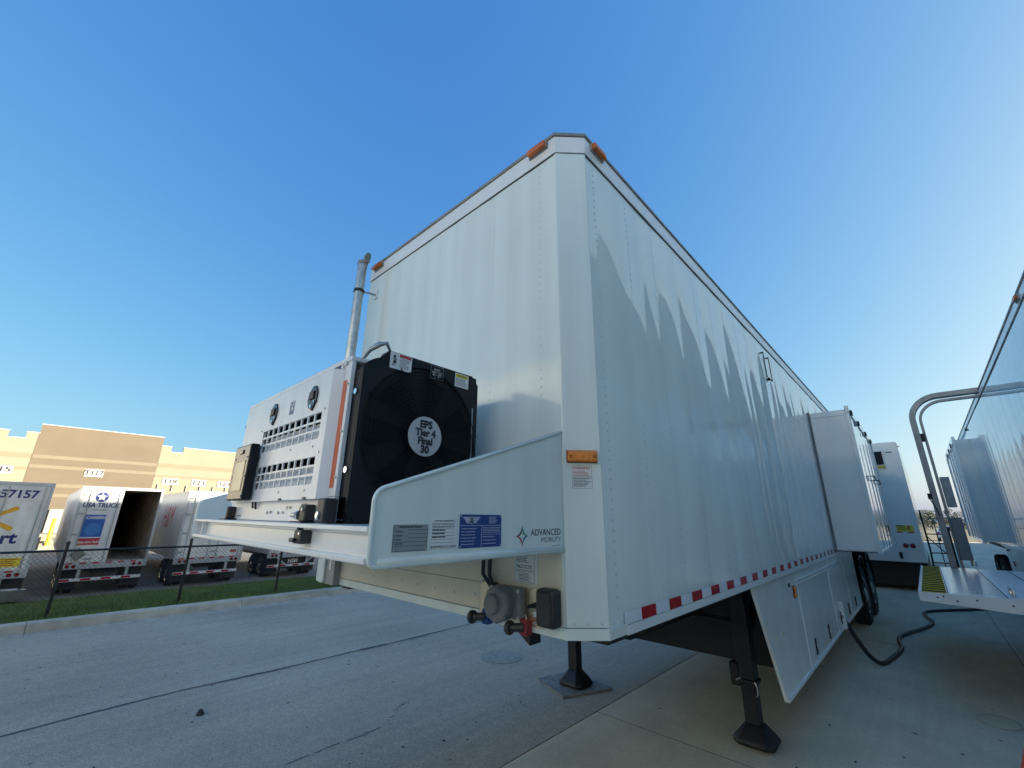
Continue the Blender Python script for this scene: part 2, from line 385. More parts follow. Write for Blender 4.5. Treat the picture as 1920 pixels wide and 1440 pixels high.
MB().prism([(CH, -.004), (-.004, CH), (.03, CH + .02), (CH + .02, .03)], 'z', ZF, ZS).build('corner_post', M['front_white'], T)
tr = hexring(.010, ZS + .006, 4.092, 'top_rail', M['white_paint'], bevel=.003)
hexring(.006, ZS - .003, ZS + .005, 'sealant_line', M['sealant'])
hexring(.019, 4.094, 4.116, 'roof_cap', M['grey_cap'], t=.06, bevel=.004)
hexring(.008, ZB, ZF - .003, 'sill', M['front_white'], y1=.27, bevel=.003)
MB().prism([(.26 + .012, ZB - .004), (LEN, ZB - .004), (LEN, 1.398), (.272, 1.398)], 'x', W - .02, W + .012).build('bottom_rail', M['white_paint'], T, bevel=.004)
# conspicuity tape
y = .25; k = 0
while y < 6.55:
    wd = .155 if y < 1.2 else .15
    MB().box(W + .009, W + .0125, y + .001, y + wd - .001, 1.402, 1.452).build('reflective_tape', M['silver_tape' if k % 2 == 0 else 'red_tape'], T); y += wd; k += 1
# rivets
def rivet(mb, p, n, r=.006, h=.0032, k=6):
    p = Vector(p); n = Vector(n).normalized(); a = n.orthogonal().normalized(); b = n.cross(a); vs = []
    for rr, hh in ((r, 0), (r * .62, h * .8)):
        vs += [p + a * rr * math.cos(6.2832 * i / k) + b * rr * math.sin(6.2832 * i / k) + n * hh for i in range(k)]
    vs.append(p + n * h)
    mb.add(vs, [(i, (i + 1) % k, k + (i + 1) % k, k + i) for i in range(k)] + [(k + i, k + (i + 1) % k, 2 * k) for i in range(k)])
m = MB(); yc = .21; ci = 0
while yc < LEN - .1:
    z = 1.47
    while z < 3.93:
        if not (6.6 < yc < 10.72 and z < 3.62): rivet(m, (W + pillow(yc, z, knots, kamp) + .001, yc, z), (1, 0, 0))
        z += .047 if yc < 5 else .094
    yc += .39; ci += 1
y = .3
while y < LEN: rivet(m, (W + .010, y, 4.0), (1, 0, 0)); y += .12
for xc in (.42, .82, 1.21, 1.50, 1.80, 2.19):
    z = 1.80 if xc < 2.2 else 1.5
    while z < 3.94: rivet(m, (xc, -.004, z), (0, -1, 0), .005, .0025); z += .047
for z in [1.5 + .047 * i for i in range(52)]: pass
for i in range(3):
    t = (i + .5) / 3; rivet(m, (W - CH + CH * t + .006, CH * t - .006, 1.422), (1, -1, 0), .006); rivet(m, (W - CH + CH * t + .006, CH * t - .006, 3.975), (1, -1, 0), .005)
for i in range(3): rivet(m, (W + .009, .15 + .035 * i, 1.425), (1, 0, 0), .0055)
stuff(m.build('rivets', M['rivet_dirt_shade'], T, recalc=False))
# clearance lamps
def lamp(p0, p1, name='clearance_lamp', mt='amber_dirty', base=True):
    b = MB().box(*p0).build(name + '_base' if base else name, M['frame_grey'], T, bevel=.004)
    return MB().box(*p1).build('lens', M[mt], b, bevel=.008)
for x in (2.195, .275): lamp((x - .075, x + .075, -.022, -.009, 4.035, 4.088), (x - .068, x + .068, -.05, -.02, 4.04, 4.082))
for y in (.25, 13.9): lamp((W + .009, W + .022, y - .075, y + .075, 4.035, 4.088), (W + .02, W + .05, y - .068, y + .068, 4.04, 4.082))
# corner turn lamp on chamfer
d = Vector((1, 1, 0)).normalized(); nrm = Vector((1, -1, 0)).normalized(); cc = Vector((W - CH / 2 + .006 * .7, CH / 2 - .006 * .7, 0))
def cbox(mb, u0, u1, z0, z1, h0, h1):
    P_ = [cc + d * u + nrm * h + Vector((0, 0, z)) for z in (z0, z1) for (u, h) in ((u0, h0), (u1, h0), (u1, h1), (u0, h1))]
    return mb.add(P_, [(0, 3, 2, 1), (4, 5, 6, 7), (0, 1, 5, 4), (1, 2, 6, 5), (2, 3, 7, 6), (3, 0, 4, 7)])
b = cbox(MB(), -.074, .074, 2.102, 2.162, 0, .012).build('turn_lamp', M['amber_dark'], T, bevel=.004)
cbox(MB(), -.070, .070, 2.106, 2.158, .01, .030).build('lens', M['amber'], b, bevel=.007)
cbox(MB(), -.045, .036, 2.112, 2.152, .029, .034).build('lens_centre', M['amber'], b, bevel=.003)
for u in (-.058, .056):
    MB().cyl(cc + d * u + nrm * .029 + Vector((0, 0, 2.13)), cc + d * u + nrm * .033 + Vector((0, 0, 2.13)), .007, 10).build('screw', M['amber_dark'], b)
# warning stickers under it
def lines(name, mt, parent, org, ux, uy, wd, rows, h, gap, rag=.35, seed=1, ext=.0008):
    q = MB(); rr = random.Random(seed); org = Vector(org); ux = Vector(ux).normalized(); uy = Vector(uy).normalized(); n = ux.cross(uy)
    for r in range(rows):
        x = 0; end = wd * (1 - rag * rr.random())
        while x < end:
            l = min(rr.uniform(.03, .12) * wd, end - x); p = org + ux * x - uy * (r * gap) + n * ext
            q.quad(p, p + ux * l, p + ux * l + uy * h, p + uy * h); x += l + wd * .018
    return stuff(q.build(name, mt, parent, recalc=False))
def border(name, mt, parent, org, ux, uy, wd, ht, t, ext=.0007):
    q = MB(); org = Vector(org); ux = Vector(ux).normalized(); uy = Vector(uy).normalized(); n = ux.cross(uy) * ext
    for a, b_, c_, d_ in ((0, wd, 0, t), (0, wd, ht - t, ht), (0, t, t, ht - t), (wd - t, wd, t, ht - t)):
        q.quad(org + n + ux * a + uy * c_, org + n + ux * b_ + uy * c_, org + n + ux * b_ + uy * d_, org + n + ux * a + uy * d_)
    return q.build(name, mt, parent, recalc=False)
st = cbox(MB(), -.052, .048, 1.982, 2.092, 0, .0012).build('warning_sticker', M['sticker_white'], T)
so = cc + nrm * .0012
text('lettering', 'WARNING!', M['ink_red'], st, so - d * .003 + Vector((0, 0, 2.078)), d, (0, 0, 1), .016, bold=.02)
lines('fine_print', M['ink_red'], st, so - d * .043 + Vector((0, 0, 2.063)), d, (0, 0, 1), .085, 4, .0028, .0065, seed=2)
lines('fine_print', M['ink'], st, so - d * .043 + Vector((0, 0, 2.028)), d, (0, 0, 1), .085, 6, .0028, .0068, seed=3)
border('border', M['ink'], st, so - d * .049 + Vector((0, 0, 2.038)), d, (0, 0, 1), .094, .051, .0012)
border('border', M['ink'], st, so - d * .049 + Vector((0, 0, 1.985)), d, (0, 0, 1), .094, .049, .0012)
# --- lower front fittings
LF = MB().box(CH + .01, W - CH - .02, -.010, -.003, 1.412, 1.70).build('lower_front_panel', M['white_warm_reflect'], T)
m = MB()
for x in [.55 + .17 * i for i in range(8)]: rivet(m, (x, -.010, 1.47 + .01 * rnd.uniform(-1, 1)), (0, -1, 0), .008, .004)
for x in [.3 + .23 * i for i in range(9)]: rivet(m, (x, -.010, 1.60), (0, -1, 0), .006, .003)
stuff(m.build('screws', M['zinc'], LF, recalc=False))
MB().box(.3, 1.78, -.0115, -.0098, 1.533, 1.536).build('seam', M['grey_plastic'], LF)
MB().box(1.785, 2.20, -.017, -.0095, 1.385, 1.545).build('connector_plate', M['aluminium_warm_reflect'], T, bevel=.002)
sk = MB().box(1.905, 2.10, -.06, -.016, 1.405, 1.54).build('power_inlet', M['grey_plastic'], T, bevel=.02)
MB().lathe([(.082, -.055), (.082, -.10), (.075, -.112), (.03, -.118)], (1.985, 0, 1.468), 'y', 8).build('inlet_cover', M['grey_plastic'], sk, bevel=.004)
MB().lathe([(.045, -.11), (.045, -.13), (.038, -.135)], (1.975, 0, 1.470), 'y', 20).build('cap', M['grey_plastic'], sk, bevel=.003)
for x, z in ((1.915, 1.53), (2.088, 1.53), (2.088, 1.418), (1.915, 1.415)): MB().cyl((x, -.06, z), (x, -.068, z), .008, 8).build('bolt', M['zinc'], sk)
bx_ = MB().box(2.20, 2.303, -.080, -.012, 1.405, 1.558).build('socket_box', M['dark_plastic'], T, bevel=.018)
MB().box(2.225, 2.292, -.088, -.079, 1.418, 1.545).build('lid', M['dark_plastic'], bx_, bevel=.008)
MB().cyl((2.15, -.017, 1.475), (2.135, -.05, 1.47), .012, 8, .006).build('key_switch', M['ink'], T)
stk = MB().box(2.14, 2.18, -.0185, -.0168, 1.425, 1.452).build('sticker', M['sticker_white'], T)
border('border', M['ink'], stk, (2.14, -.0185, 1.425), (1, 0, 0), (0, 0, 1), .04, .027, .0015)
lines('fine_print', M['ink'], T, (2.12, -.0172, 1.46), (1, 0, 0), (0, 0, 1), .05, 3, .003, .007, seed=8)
def gladhand(x, y0, z, mt):
    b = MB().box(x - .012, x + .03, -.055, -.01, z - .035, z + .035).build('air_coupling', M[mt], T, bevel=.008)
    MB().cyl((x + .01, -.05, z), (x - .035, -.085, z - .003), .018, 10).build('neck', M['dark_plastic'], b)
    MB().lathe([(.026, .012), (.030, .006), (.030, -.006), (.024, -.014), (.010, -.017)], (x - .043, -.085, z - .004), 'x', 16).build('coupling_head', M['dark_plastic'], b)
    MB().tube([(x, -.05, z + .035), (x + .008, -.05, z + .052), (x + .022, -.05, z + .05), (x + .026, -.05, z + .034)], .003, 6).build('ring', M['zinc'], b)
gladhand(1.85, 0, 1.392, 'glad_blue'); gladhand(2.10, 0, 1.385, 'glad_red')
for x0, x1 in ((1.825, 1.855), (1.872, 1.882)):
    MB().tube([(x0, -.03, 1.74), (x0 - .002, -.035, 1.66), (x0, -.04, 1.58), (x1 + .004, -.035, 1.545), (x1 + .018, -.03, 1.528)], .010, 10).build('cable', M['cable_black'], T)
cs = MB().box(2.015, 2.16, -.0125, -.0105, 1.56, 1.70).build('spec_sticker', M['sticker_white'], T)
border('border', M['ink'], cs, (2.02, -.0125, 1.615), (1, 0, 0), (0, 0, 1), .125, .085, .0015); border('border', M['ink'], cs, (2.02, -.0125, 1.563), (1, 0, 0), (0, 0, 1), .125, .047, .0015)
text('lettering', '74L2 CCOS', M['ink'], cs, (2.08, -.0125, 1.63), (1, 0, 0), (0, 0, 1), .02, bold=.02)
lines('fine_print', M['ink'], cs, (2.03, -.0125, 1.685), (1, 0, 0), (0, 0, 1), .1, 6, .003, .007, seed=5); lines('fine_print', M['ink'], cs, (2.045, -.0125, 1.60), (1, 0, 0), (0, 0, 1), .09, 6, .0025, .006, seed=6)
for x, z in ((1.80, 1.54), (2.15, 1.40)): MB().cyl((x, -.016, z), (x, -.024, z), .009, 8).build('bolt', M['zinc'], T)
# bracket hanging at the far front corner
hb = MB().prism([(-.02, 1.70), (.10, 1.70), (.10, 1.385), (.075, 1.36), (-.02, 1.37)], 'y', -.075, -.02).build('hanging_bracket', M['front_white'], T, bevel=.008)
MB().box(.105, .24, -.06, -.012, 1.36, 1.70).build('bracket_plate', M['frame_grey'], hb, bevel=.004)
MB().box(.16, .185, -.063, -.059, 1.46, 1.56).build('slot', M['sticker_white'], hb)

# --- nose deck
DK = MB().box(.14, 2.295, -.935, -.012, 1.795, 1.822).build('nose_deck', M['white_paint'], T, bevel=.003)
def plate_poly():
    p = [(-.006, 2.25), (-.006, 1.715)]
    for k in range(7):
        a = R(270 - 15 * k); p.append((-.935 + .025 * math.cos(a), 1.735 + .025 * math.sin(a)))
    for k in range(9):
        a = R(180 - 7.9 * k * 1.12); p.append((-.915 + .045 * math.cos(a), 1.895 + .045 * math.sin(a)))
    return p
PP = plate_poly()
for xp, sg in ((2.305, 1), (.135, -1)):
    pl = MB().prism(PP, 'x', xp - .006, xp + .006).build('wing_plate', M['front_white'], DK)
    lip = [(xp + sg * .008, a, b) for a, b in PP[1:]] + [(xp + sg * .008, *PP[0])]
    MB().tube(lip, .0075, 8).build('rolled_edge', M['front_white'], pl, smooth=True)
    MB().tube([(xp + sg * .004, -.93, 1.722), (xp + sg * .004, -.01, 1.722)], .012, 10).build('lower_roll', M['front_white'], pl, smooth=True)
MB().prism([(-.93, 1.735), (-.925, 1.735), (-.925, 1.808), (-.93, 1.808)], 'x', .16, 2.28).build('beam_web', M['white_paint'], DK)
MB().box(.145, 2.296, -.965, -.925, 1.806, 1.8235).build('beam_flange', M['white_paint'], DK, bevel=.004)
MB().box(.145, 2.290, -.963, -.925, 1.715, 1.735).build('beam_flange', M['white_paint'], DK, bevel=.005)
MB().box(.30, .31, -.955, -.931, 1.736, 1.805).build('stiffener', M['white_paint'], DK); MB().box(.16, .166, -.96, -.931, 1.736, 1.805).build('stiffener', M['white_paint'], DK)
MB().prism([(-.90, 1.715), (-.88, 1.715), (-.3, 1.60), (-.02, 1.60), (-.02, 1.79), (-.90, 1.79)], 'x', 1.22, 1.235).build('deck_rib', M['white_paint'], DK)
lt = MB().box(1.77, 1.835, -.972, -.929, 1.752, 1.80).build('work_lamp', M['dark_plastic'], DK, bevel=.004)
MB().box(1.762, 1.80, -.985, -.968, 1.757, 1.772).build('clip', M['black_gloss'], lt, bevel=.003); MB().box(1.79, 1.80, -.972, -.95, 1.80, 1.808).build('tab', M['dark_plastic'], lt)
MB().cyl((1.823, -.972, 1.788), (1.823, -.976, 1.788), .005, 8).build('bolt', M['chrome'], lt)
# placards on wing plate
XP = 2.3115; ux, uy = (0, 1, 0), (0, 0, 1)
def plac(name, y0, y1, z0, z1, mt): return MB().box(XP, XP + .0015, y0, y1, z0, z1).build(name, M[mt], DK, bevel=.0005)
xq = XP + .0015
g1 = plac('spec_plate', -.885, -.755, 1.748, 1.828, 'sticker_grey')
border('border', M['ink'], g1, (xq, -.884, 1.749), ux, uy, .128, .078, .001)
lines('fine_print', M['ink'], g1, (xq, -.865, 1.819), ux, uy, .10, 1, .004, .01, seed=11)
lines('fine_print', M['ink'], g1, (xq, -.878, 1.806), ux, uy, .035, 4, .0028, .012, seed=12)
for z in (1.812, 1.80, 1.788, 1.776, 1.764): MB().box(xq, xq + .0004, -.83 if z > 1.78 else -.878, -.762, z, z + .001).build('rule', M['ink'], g1)
for y, z in ((-.88, 1.753), (-.76, 1.753), (-.88, 1.823), (-.76, 1.823)): MB().cyl((xq, y, z), (xq + .002, y, z), .0035, 8).build('rivet', M['zinc'], g1)
g2 = plac('serial_card', -.745, -.635, 1.75, 1.845, 'sticker_white')
lines('fine_print', M['ink'], g2, (xq, -.73, 1.838), ux, uy, .085, 1, .003, .01, rag=0, seed=13)
lines('fine_print', M['ink'], g2, (xq, -.738, 1.828), ux, uy, .095, 2, .003, .009, rag=.1, seed=14)
lines('fine_print', M['ink'], g2, (xq, -.738, 1.808), ux, uy, .075, 3, .0042, .011, rag=.3, seed=15)
for z in (1.813, 1.802, 1.791, 1.780, 1.770): MB().box(xq, xq + .0004, -.74, -.64, z, z + .0009).build('rule', M['ink'], g2)
text('lettering', '1EC9RF3BX5ULA123040', M['ink'], g2, (xq, -.69, 1.757), ux, uy, .0105, bold=.015)
g3 = plac('maker_plate', -.62, -.41, 1.748, 1.862, 'sticker_blue')
lb = M['sticker_blue_line']
for (y0, y1, z0, z1) in ((-.618, -.412, 1.823, 1.8245), (-.515, -.5135, 1.75, 1.823), (-.512, -.412, 1.792, 1.793)): MB().box(xq, xq + .0004, y0, y1, z0, z1).build('rule', lb, g3)
# winged roundel
q = MB()
for sg in (-1, 1):
    for k in range(4):
        z = 1.853 - k * .0055; l = .034 - k * .006
        q.quad((xq + .0008, -.565 + sg * .010, z - .004), (xq + .0008, -.565 + sg * (.010 + l * .82), z - .004), (xq + .0008, -.565 + sg * (.010 + l), z), (xq + .0008, -.565 + sg * .010, z))
q.build('wing_emblem', lb, g3, recalc=False)
MB().lathe([(.0125, 0), (.0125, .0006), (.0105, .0006), (.0105, 0)], (xq, -.565, 1.843), 'x', 24).build('ring_emblem', lb, g3)
text('lettering', 'KI', lb, g3, (xq + .0002, -.565, 1.843), ux, uy, .014, bold=.02)
lines('fine_print', lb, g3, (xq, -.478, 1.852), ux, uy, .045, 5, .0022, .0052, seed=16)
lines('fine_print', lb, g3, (xq, -.612, 1.812), ux, uy, .09, 6, .0022, .0105, seed=17); lines('fine_print', lb, g3, (xq, -.508, 1.815), ux, uy, .09, 4, .002, .0055, rag=.05, seed=18)
lines('fine_print', lb, g3, (xq, -.508, 1.783), ux, uy, .08, 3, .0025, .012, seed=19)
for y, z in ((-.615, 1.753), (-.415, 1.753), (-.615, 1.857), (-.415, 1.857)): MB().cyl((xq, y, z), (xq + .002, y, z), .0035, 8).build('rivet', M['zinc'], g3)
# star-shaped emblem and name
g4 = plac('name_sticker', -.335, -.02, 1.728, 1.832, 'front_white')
cy, cz_, r0 = -.289, 1.781, .046
q = {}
for key, (a, b) in {'logo_dark': ((0, 1), (-1, 0)), 'logo_green': ((0, 1), (1, 0)), 'logo_red': ((-1, 0), (0, -1)), 'logo_blue': ((1, 0), (0, -1))}.items():
    P_, Q_ = [], []
    for k in range(9):
        t = k / 8; # concave edge between tips a and b
        def cv(sc_, tt): 
            w0, w1, w2 = (1 - tt) ** 2, 2 * tt * (1 - tt), tt * tt
            return (w0 * a[0] + w2 * b[0] + w1 * .12 * (a[0] + b[0])) * sc_, (w0 * a[1] + w2 * b[1] + w1 * .12 * (a[1] + b[1])) * sc_
        e = cv(1, t); i_ = cv(.58, t); s0 = .86
        P_.append((xq + .0006, cy + e[0] * r0 * s0, cz_ + e[1] * r0)); Q_.append((xq + .0006, cy + i_[0] * r0 * s0, cz_ + i_[1] * r0))
    MB().add(P_ + Q_, [(k, k + 1, 9 + k + 1, 9 + k) for k in range(8)]).build('star_emblem', M[key], g4, recalc=False)
text('lettering', 'ADVANCED', M['ink'], g4, (xq, -.030, 1.793), ux, uy, .037, 'RIGHT', bold=.012, fit=.205); text('lettering', 'MOBILITY', M['ink'], g4, (xq, -.030, 1.763), ux, uy, .028, 'RIGHT', bold=0, fit=.137)
lines('fine_print', M['ink'], g4, (xq, -.10, 1.738), ux, uy, .066, 1, .002, .01, rag=0, seed=20)

# --- hook frame high on the side wall
hk = MB()
for y in (3.97, 4.22): hk.tube([(W + .03, y, 3.82), (W + .03, y, 3.50)], .005, 8)
hk.tube([(W + .03, 3.97, 3.505), (W + .03, 4.22, 3.505)], .005, 8); hk.box(W, W + .035, 4.085, 4.11, 3.49, 3.515)
for y in (3.97, 4.22): hk.box(W, W + .034, y - .007, y + .007, 3.81, 3.825)
hk.build('hook_frame', M['hook_black'], T)

# --- slide-out
SX0, SX1, SY0, SY1, SZ0, SZ1 = W, 2.965, 6.66, 10.64, 1.43, 3.52
SO = MB().box(W - .1, SX1, SY0, SY1, SZ0, SZ1).build('slide_out', M['slide_white'], T, bevel=.006)
MB().box(W + .002, W + .03, SY0 - .02, SY1 + .02, SZ0 - .02, SZ1 + .03).build('gasket', M['grey_plastic'], SO, bevel=.006)
MB().box(SX1 - .03, SX1 + .022, SY0 - .025, SY1 + .03, SZ0 - .03, SZ0 + .012).build('edge_trim', M['slide_white'], SO, bevel=.006)
MB().box(SX1 - .03, SX1 + .022, SY0 - .025, SY1 + .03, SZ1 - .05, SZ1 + .065).build('edge_trim', M['slide_white'], SO, bevel=.006)
for y in (SY0 - .025, SY1 - .03): MB().box(SX1 - .03, SX1 + .021, y, y + .06, SZ0 + .013, SZ1 - .051).build('edge_trim', M['slide_white'], SO, bevel=.006)
MB().box(W + .03, SX1 - .03, SY0 - .012, SY0 + .01, SZ1 - .075, SZ1 + .012).build('top_trim', M['slide_white'], SO, bevel=.004)
MB().box(W + .03, SX1, SY0 - .014, SY0, SZ0 - .012, SZ0 - .002).build('drip_strip', M['sealant'], SO)
m = MB(); m.sheet(lambda y, z: (SX1 + .004 + .003 * abs(math.sin((y - 6.7) * 3.14 / .82)), y, z), frange(SY0 + .04, SY1 - .04, .03), frange(SZ0 + .014, SZ1 - .052, .2))
pz = m.build('outer_panel', M['gloss_white'], SO, recalc=False); pz.data.polygons.foreach_set('use_smooth', [True] * len(pz.data.polygons))
for y in (6.85, 7.9, 9.2, 10.3): MB().box(SX1 + .02, SX1 + .045, y - .05, y + .05, SZ1 - .06, SZ1 + .02).build('hinge', M['black_metal'], SO, bevel=.006)
for y in (8.1, 9.25): MB().tube([(SX1 + .015, y, 2.60), (SX1 + .06, y, 2.60), (SX1 + .06, y + .3, 2.55), (SX1 + .015, y + .3, 2.55)], .01, 6).build('grab_handle', M['black_metal'], SO)
MB().box(SX1 + .012, SX1 + .03, 9.3, 9.36, 1.66, 1.78).build('latch', M['black_metal'], SO, bevel=.004); MB().box(SX1 + .012, SX1 + .035, 9.1, 9.32, 1.60, 1.615).build('latch_bar', M['black_metal'], SO)
# --- skirt and belly lockers
SKX = W - .012
doors = [((2.29, 1.345), (2.775, .485), (3.825, .485), (3.825, 1.345)), ((3.835, 1.345), (3.835, .485), (5.70, .485), (5.70, 1.345)), ((5.712, 1.345), (5.712, .485), (7.20, .485), (7.20, 1.345)), ((7.21, 1.345), (7.21, .485), (8.55, .485), (8.55, 1.345))]
for i, p in enumerate(doors):
    dd = MB().prism(p, 'x', SKX - .025, SKX).build('locker_door', M['skirt_white'], T, bevel=.004)
    if i:
        for k in range(2 if i < 3 else 1):
            y = p[0][0] + .35 + k * .85 if i < 3 else p[0][0] + .55
            MB().box(SKX, SKX + .012, y - .02, y + .02, .53, .68).build('latch', M['black_metal'], dd, bevel=.004); MB().box(SKX + .01, SKX + .03, y - .012, y + .012, .60, .64).build('latch_paddle', M['chrome'], dd, bevel=.003)
MB().prism([(2.79, .486), (2.80, .455), (8.5, .455), (8.55, .486)], 'x', SKX - .03, SKX + .012).build('skirt_lip', M['white_paint'], T, bevel=.004)
for y in (3.83, 5.706, 7.205): MB().box(SKX - .004, SKX + .006, y - .016, y + .016, .49, 1.30).build('door_trim', M['white_paint'], T, bevel=.003)
for z in (1.225, 1.262): MB().box(SKX, SKX + .016, 3.72, 6.9, z, z + .012).build('drip_rail', M['white_paint'], T, bevel=.003)
al = MB().box(SKX, SKX + .012, 3.58, 3.66, 1.125, 1.235).build('marker_lamp', M['amber_dark'], T, bevel=.004)
for z in (1.15, 1.205): MB().lathe([(.024, .010), (.024, .018), (.014, .026), (.004, .028)], (SKX, 3.62, z), 'x', 14).build('lens', M['amber'], al, smooth=True)
MB().cyl((SKX, 3.45, 1.255), (SKX + .012, 3.45, 1.255), .018, 10).build('knob', M['black_metal'], T); MB().cyl((SKX, 2.98, .92), (SKX + .004, 2.98, .92), .018, 10).build('filler', M['aluminium_warm_reflect'], T)
hd = MB().prism([(6.05, .47), (6.05, .80), (6.12, .80), (6.25, .47)], 'x', SKX, SKX + .05).build('cable_hatch', M['skirt_white'], T, bevel=.004)
MB().box(.35, 2.40, 3.5, 8.5, .50, 1.275).build('belly_box', M['black_metal'], T)
# --- chassis
ch = MB().box(.03, W - .03, .16, LEN - .05, 1.33, 1.352).build('chassis_floor', M['black_metal'], T)
for x in (.72, 1.60): MB().box(x, x + .12, 1.6, 14.2, .98, 1.328).build('chassis_rail', M['black_metal'], ch)
MB().box(.55, 1.9, .5, 1.5, 1.28, 1.328).build('coupler_plate', M['black_metal'], ch); MB().lathe([(.045, -.0), (.045, -.09), (.06, -.10), (.06, -.13)], (1.22, .85, 1.28), 'z', 16).build('kingpin', M['black_metal'], ch)
MB().box(.0, .1, .14, .34, 1.30, 1.352).build('front_bracket', M['black_metal'], ch)
MB().prism([(1.95, 1.352), (2.06, 1.285), (2.06, 1.352)], 'y', .05, .13).build('front_bracket', M['black_metal'], ch)
# --- landing gear
for x in (2.08, .19):
    lg = MB().box(x - .068, x + .068, 2.962, 3.098, .50, 1.328).build('landing_leg', M['black_metal'], T, bevel=.008)
    MB().box(x - .058, x + .058, 2.972, 3.088, .09, .52).build('inner_leg', M['black_metal'], lg, bevel=.006)
    foot = MB(); c8 = []
    for hw, cut, z in ((.155, .05, .024), (.165, .055, .05), (.15, .05, .075), (.068, .02, .17)):
        c8.append([(x + a * hw - (cut if abs(a) == 1 and k in (0, 3, 4, 7) else 0) * 0, 0, 0) for k, a in enumerate((1,) * 8)])
        c8[-1] = [(x + dx_, 3.03 + dy_, z) for dx_, dy_ in ((hw, -hw + cut), (hw, hw - cut), (hw - cut, hw), (-hw + cut, hw), (-hw, hw - cut), (-hw, -hw + cut), (-hw + cut, -hw), (hw - cut, -hw))]
    foot.v = [p for r_ in c8 for p in r_]; foot.f = [tuple(range(8))[::-1], tuple(range(24, 32))] + [(r_ * 8 + k, r_ * 8 + (k + 1) % 8, (r_ + 1) * 8 + (k + 1) % 8, (r_ + 1) * 8 + k) for r_ in range(3) for k in range(8)]
    foot.build('foot', M['black_metal'], lg, bevel=.012)
    MB().box(x - .08, x + .08, 2.95, 3.11, .47, .50).build('collar', M['black_metal'], lg, bevel=.004)
    MB().prism([(3.09, .9), (3.09, .78), (4.0, 1.18), (4.0, 1.27)], 'x', x - .03, x + .03).build('brace', M['black_metal'], lg)
    if x > 1:
        MB().box(x - .13, x - .06, 2.95, 3.06, .44, .62).build('gear_box', M['black_metal'], lg, bevel=.01)
        MB().tube([(x + .07, 2.95, .50), (x + .09, 2.93, .47), (x + .09, 2.93, .42), (x + .07, 2.95, .39)], .006, 6).build('lock_pin', M['zinc'], lg); MB().cyl((x - .04, 2.945, .515), (x - .08, 2.94, .49), .007, 6).build('pin', M['zinc'], lg)
MB().cyl((.25, 3.03, .95), (2.02, 3.03, .95), .022, 8).build('cross_shaft', M['black_metal'], T)
MB().prism([(.25, .62), (.25, .55), (2.0, 1.05), (2.0, 1.12)], 'y', 3.05, 3.07).build('cross_brace', M['black_metal'], T)
# --- wheels and fenders
for y in (9.45, 10.75):
    for x, rz in ((2.31, R(90)), (1.98, R(90)), (.13, R(-90)), (.46, R(-90))): wheel(T, (x, y, .52), rz)
    MB().cyl((.2, y, .52), (2.3, y, .52), .06, 10).build('axle', M['black_metal'], T)
    arc_o = [(y + .64 * math.cos(R(a)), .58 + .64 * math.sin(R(a))) for a in range(0, 181, 12)]; arc_i = [(y + .61 * math.cos(R(a)), .58 + .61 * math.sin(R(a))) for a in range(180, -1, -12)]
    MB().prism(arc_o + arc_i, 'x', 1.85, W + .01).build('fender', M['black_gloss'], T)

pad_ = MB().prism([(-.24, 2.86), (.30, 2.63), (.56, 3.22), (-.12, 3.33)], 'z', 0, .022).build('support_pad', M['wood_pad'], bevel=.006)
tag(pad_, 'square weathered board under the far landing leg of the white trailer', 'board')

# ================================================================== EXHAUST STACK
EX = thing('exhaust_stack', 'tall galvanised exhaust pipe with flap cap beside the trailer front', 'exhaust pipe', (.2, -.14, 1.83))
MB().tube([(.2, -.14, 1.824), (.2, -.14, 2.9), (.2, -.14, 4.07)], .040, 20).build('pipe', M['galvanised'], EX, auto=40)
MB().cyl((.2, -.14, 4.05), (.2, -.14, 4.082), .045, 20).build('collar', M['grey_cap'], EX)
q = MB(); n_ = 18; ct = Vector((.225, -.115, 4.13)); a_ = Vector((.45, .25, .95)).normalized(); b_ = Vector((-.6, .8, 0)).normalized(); nn = a_.cross(b_)
q.add([ct + a_ * .05 * math.cos(6.283 * k / n_) + b_ * .045 * math.sin(6.283 * k / n_) + nn * h for h in (-.003, .003) for k in range(n_)], [tuple(range(n_)), tuple(range(n_, 2 * n_))] + [(k, (k + 1) % n_, n_ + (k + 1) % n_, n_ + k) for k in range(n_)])
q.build('rain_flap', M['grey_cap'], EX); MB().box(.215, .255, -.15, -.10, 4.07, 4.10).build('flap_hinge', M['grey_cap'], EX, bevel=.004)
MB().lathe([(.043, -.012), (.047, -.012), (.047, .012), (.043, .012)], (.2, -.14, 3.78), 'z', 20).build('clamp', M['black_metal'], EX)
MB().tube([(.225, -.105, 3.78), (.25, -.05, 3.775), (.262, -.008, 3.77)], .010, 8).build('bracket_arm', M['zinc'], EX); MB().box(.24, .285, -.012, -.004, 3.73, 3.83).build('bracket_plate', M['sticker_white'], EX, bevel=.002)

# ================================================================== GENERATOR
G = thing('generator', 'white generator set with black radiator fan sitting on the trailer nose deck', 'generator', (1.1, -.5, 1.823))
GX0, GX1, GY0, GY1, GZ0, GZ1 = .44, 1.815, -.855, -.13, 1.824, 2.525
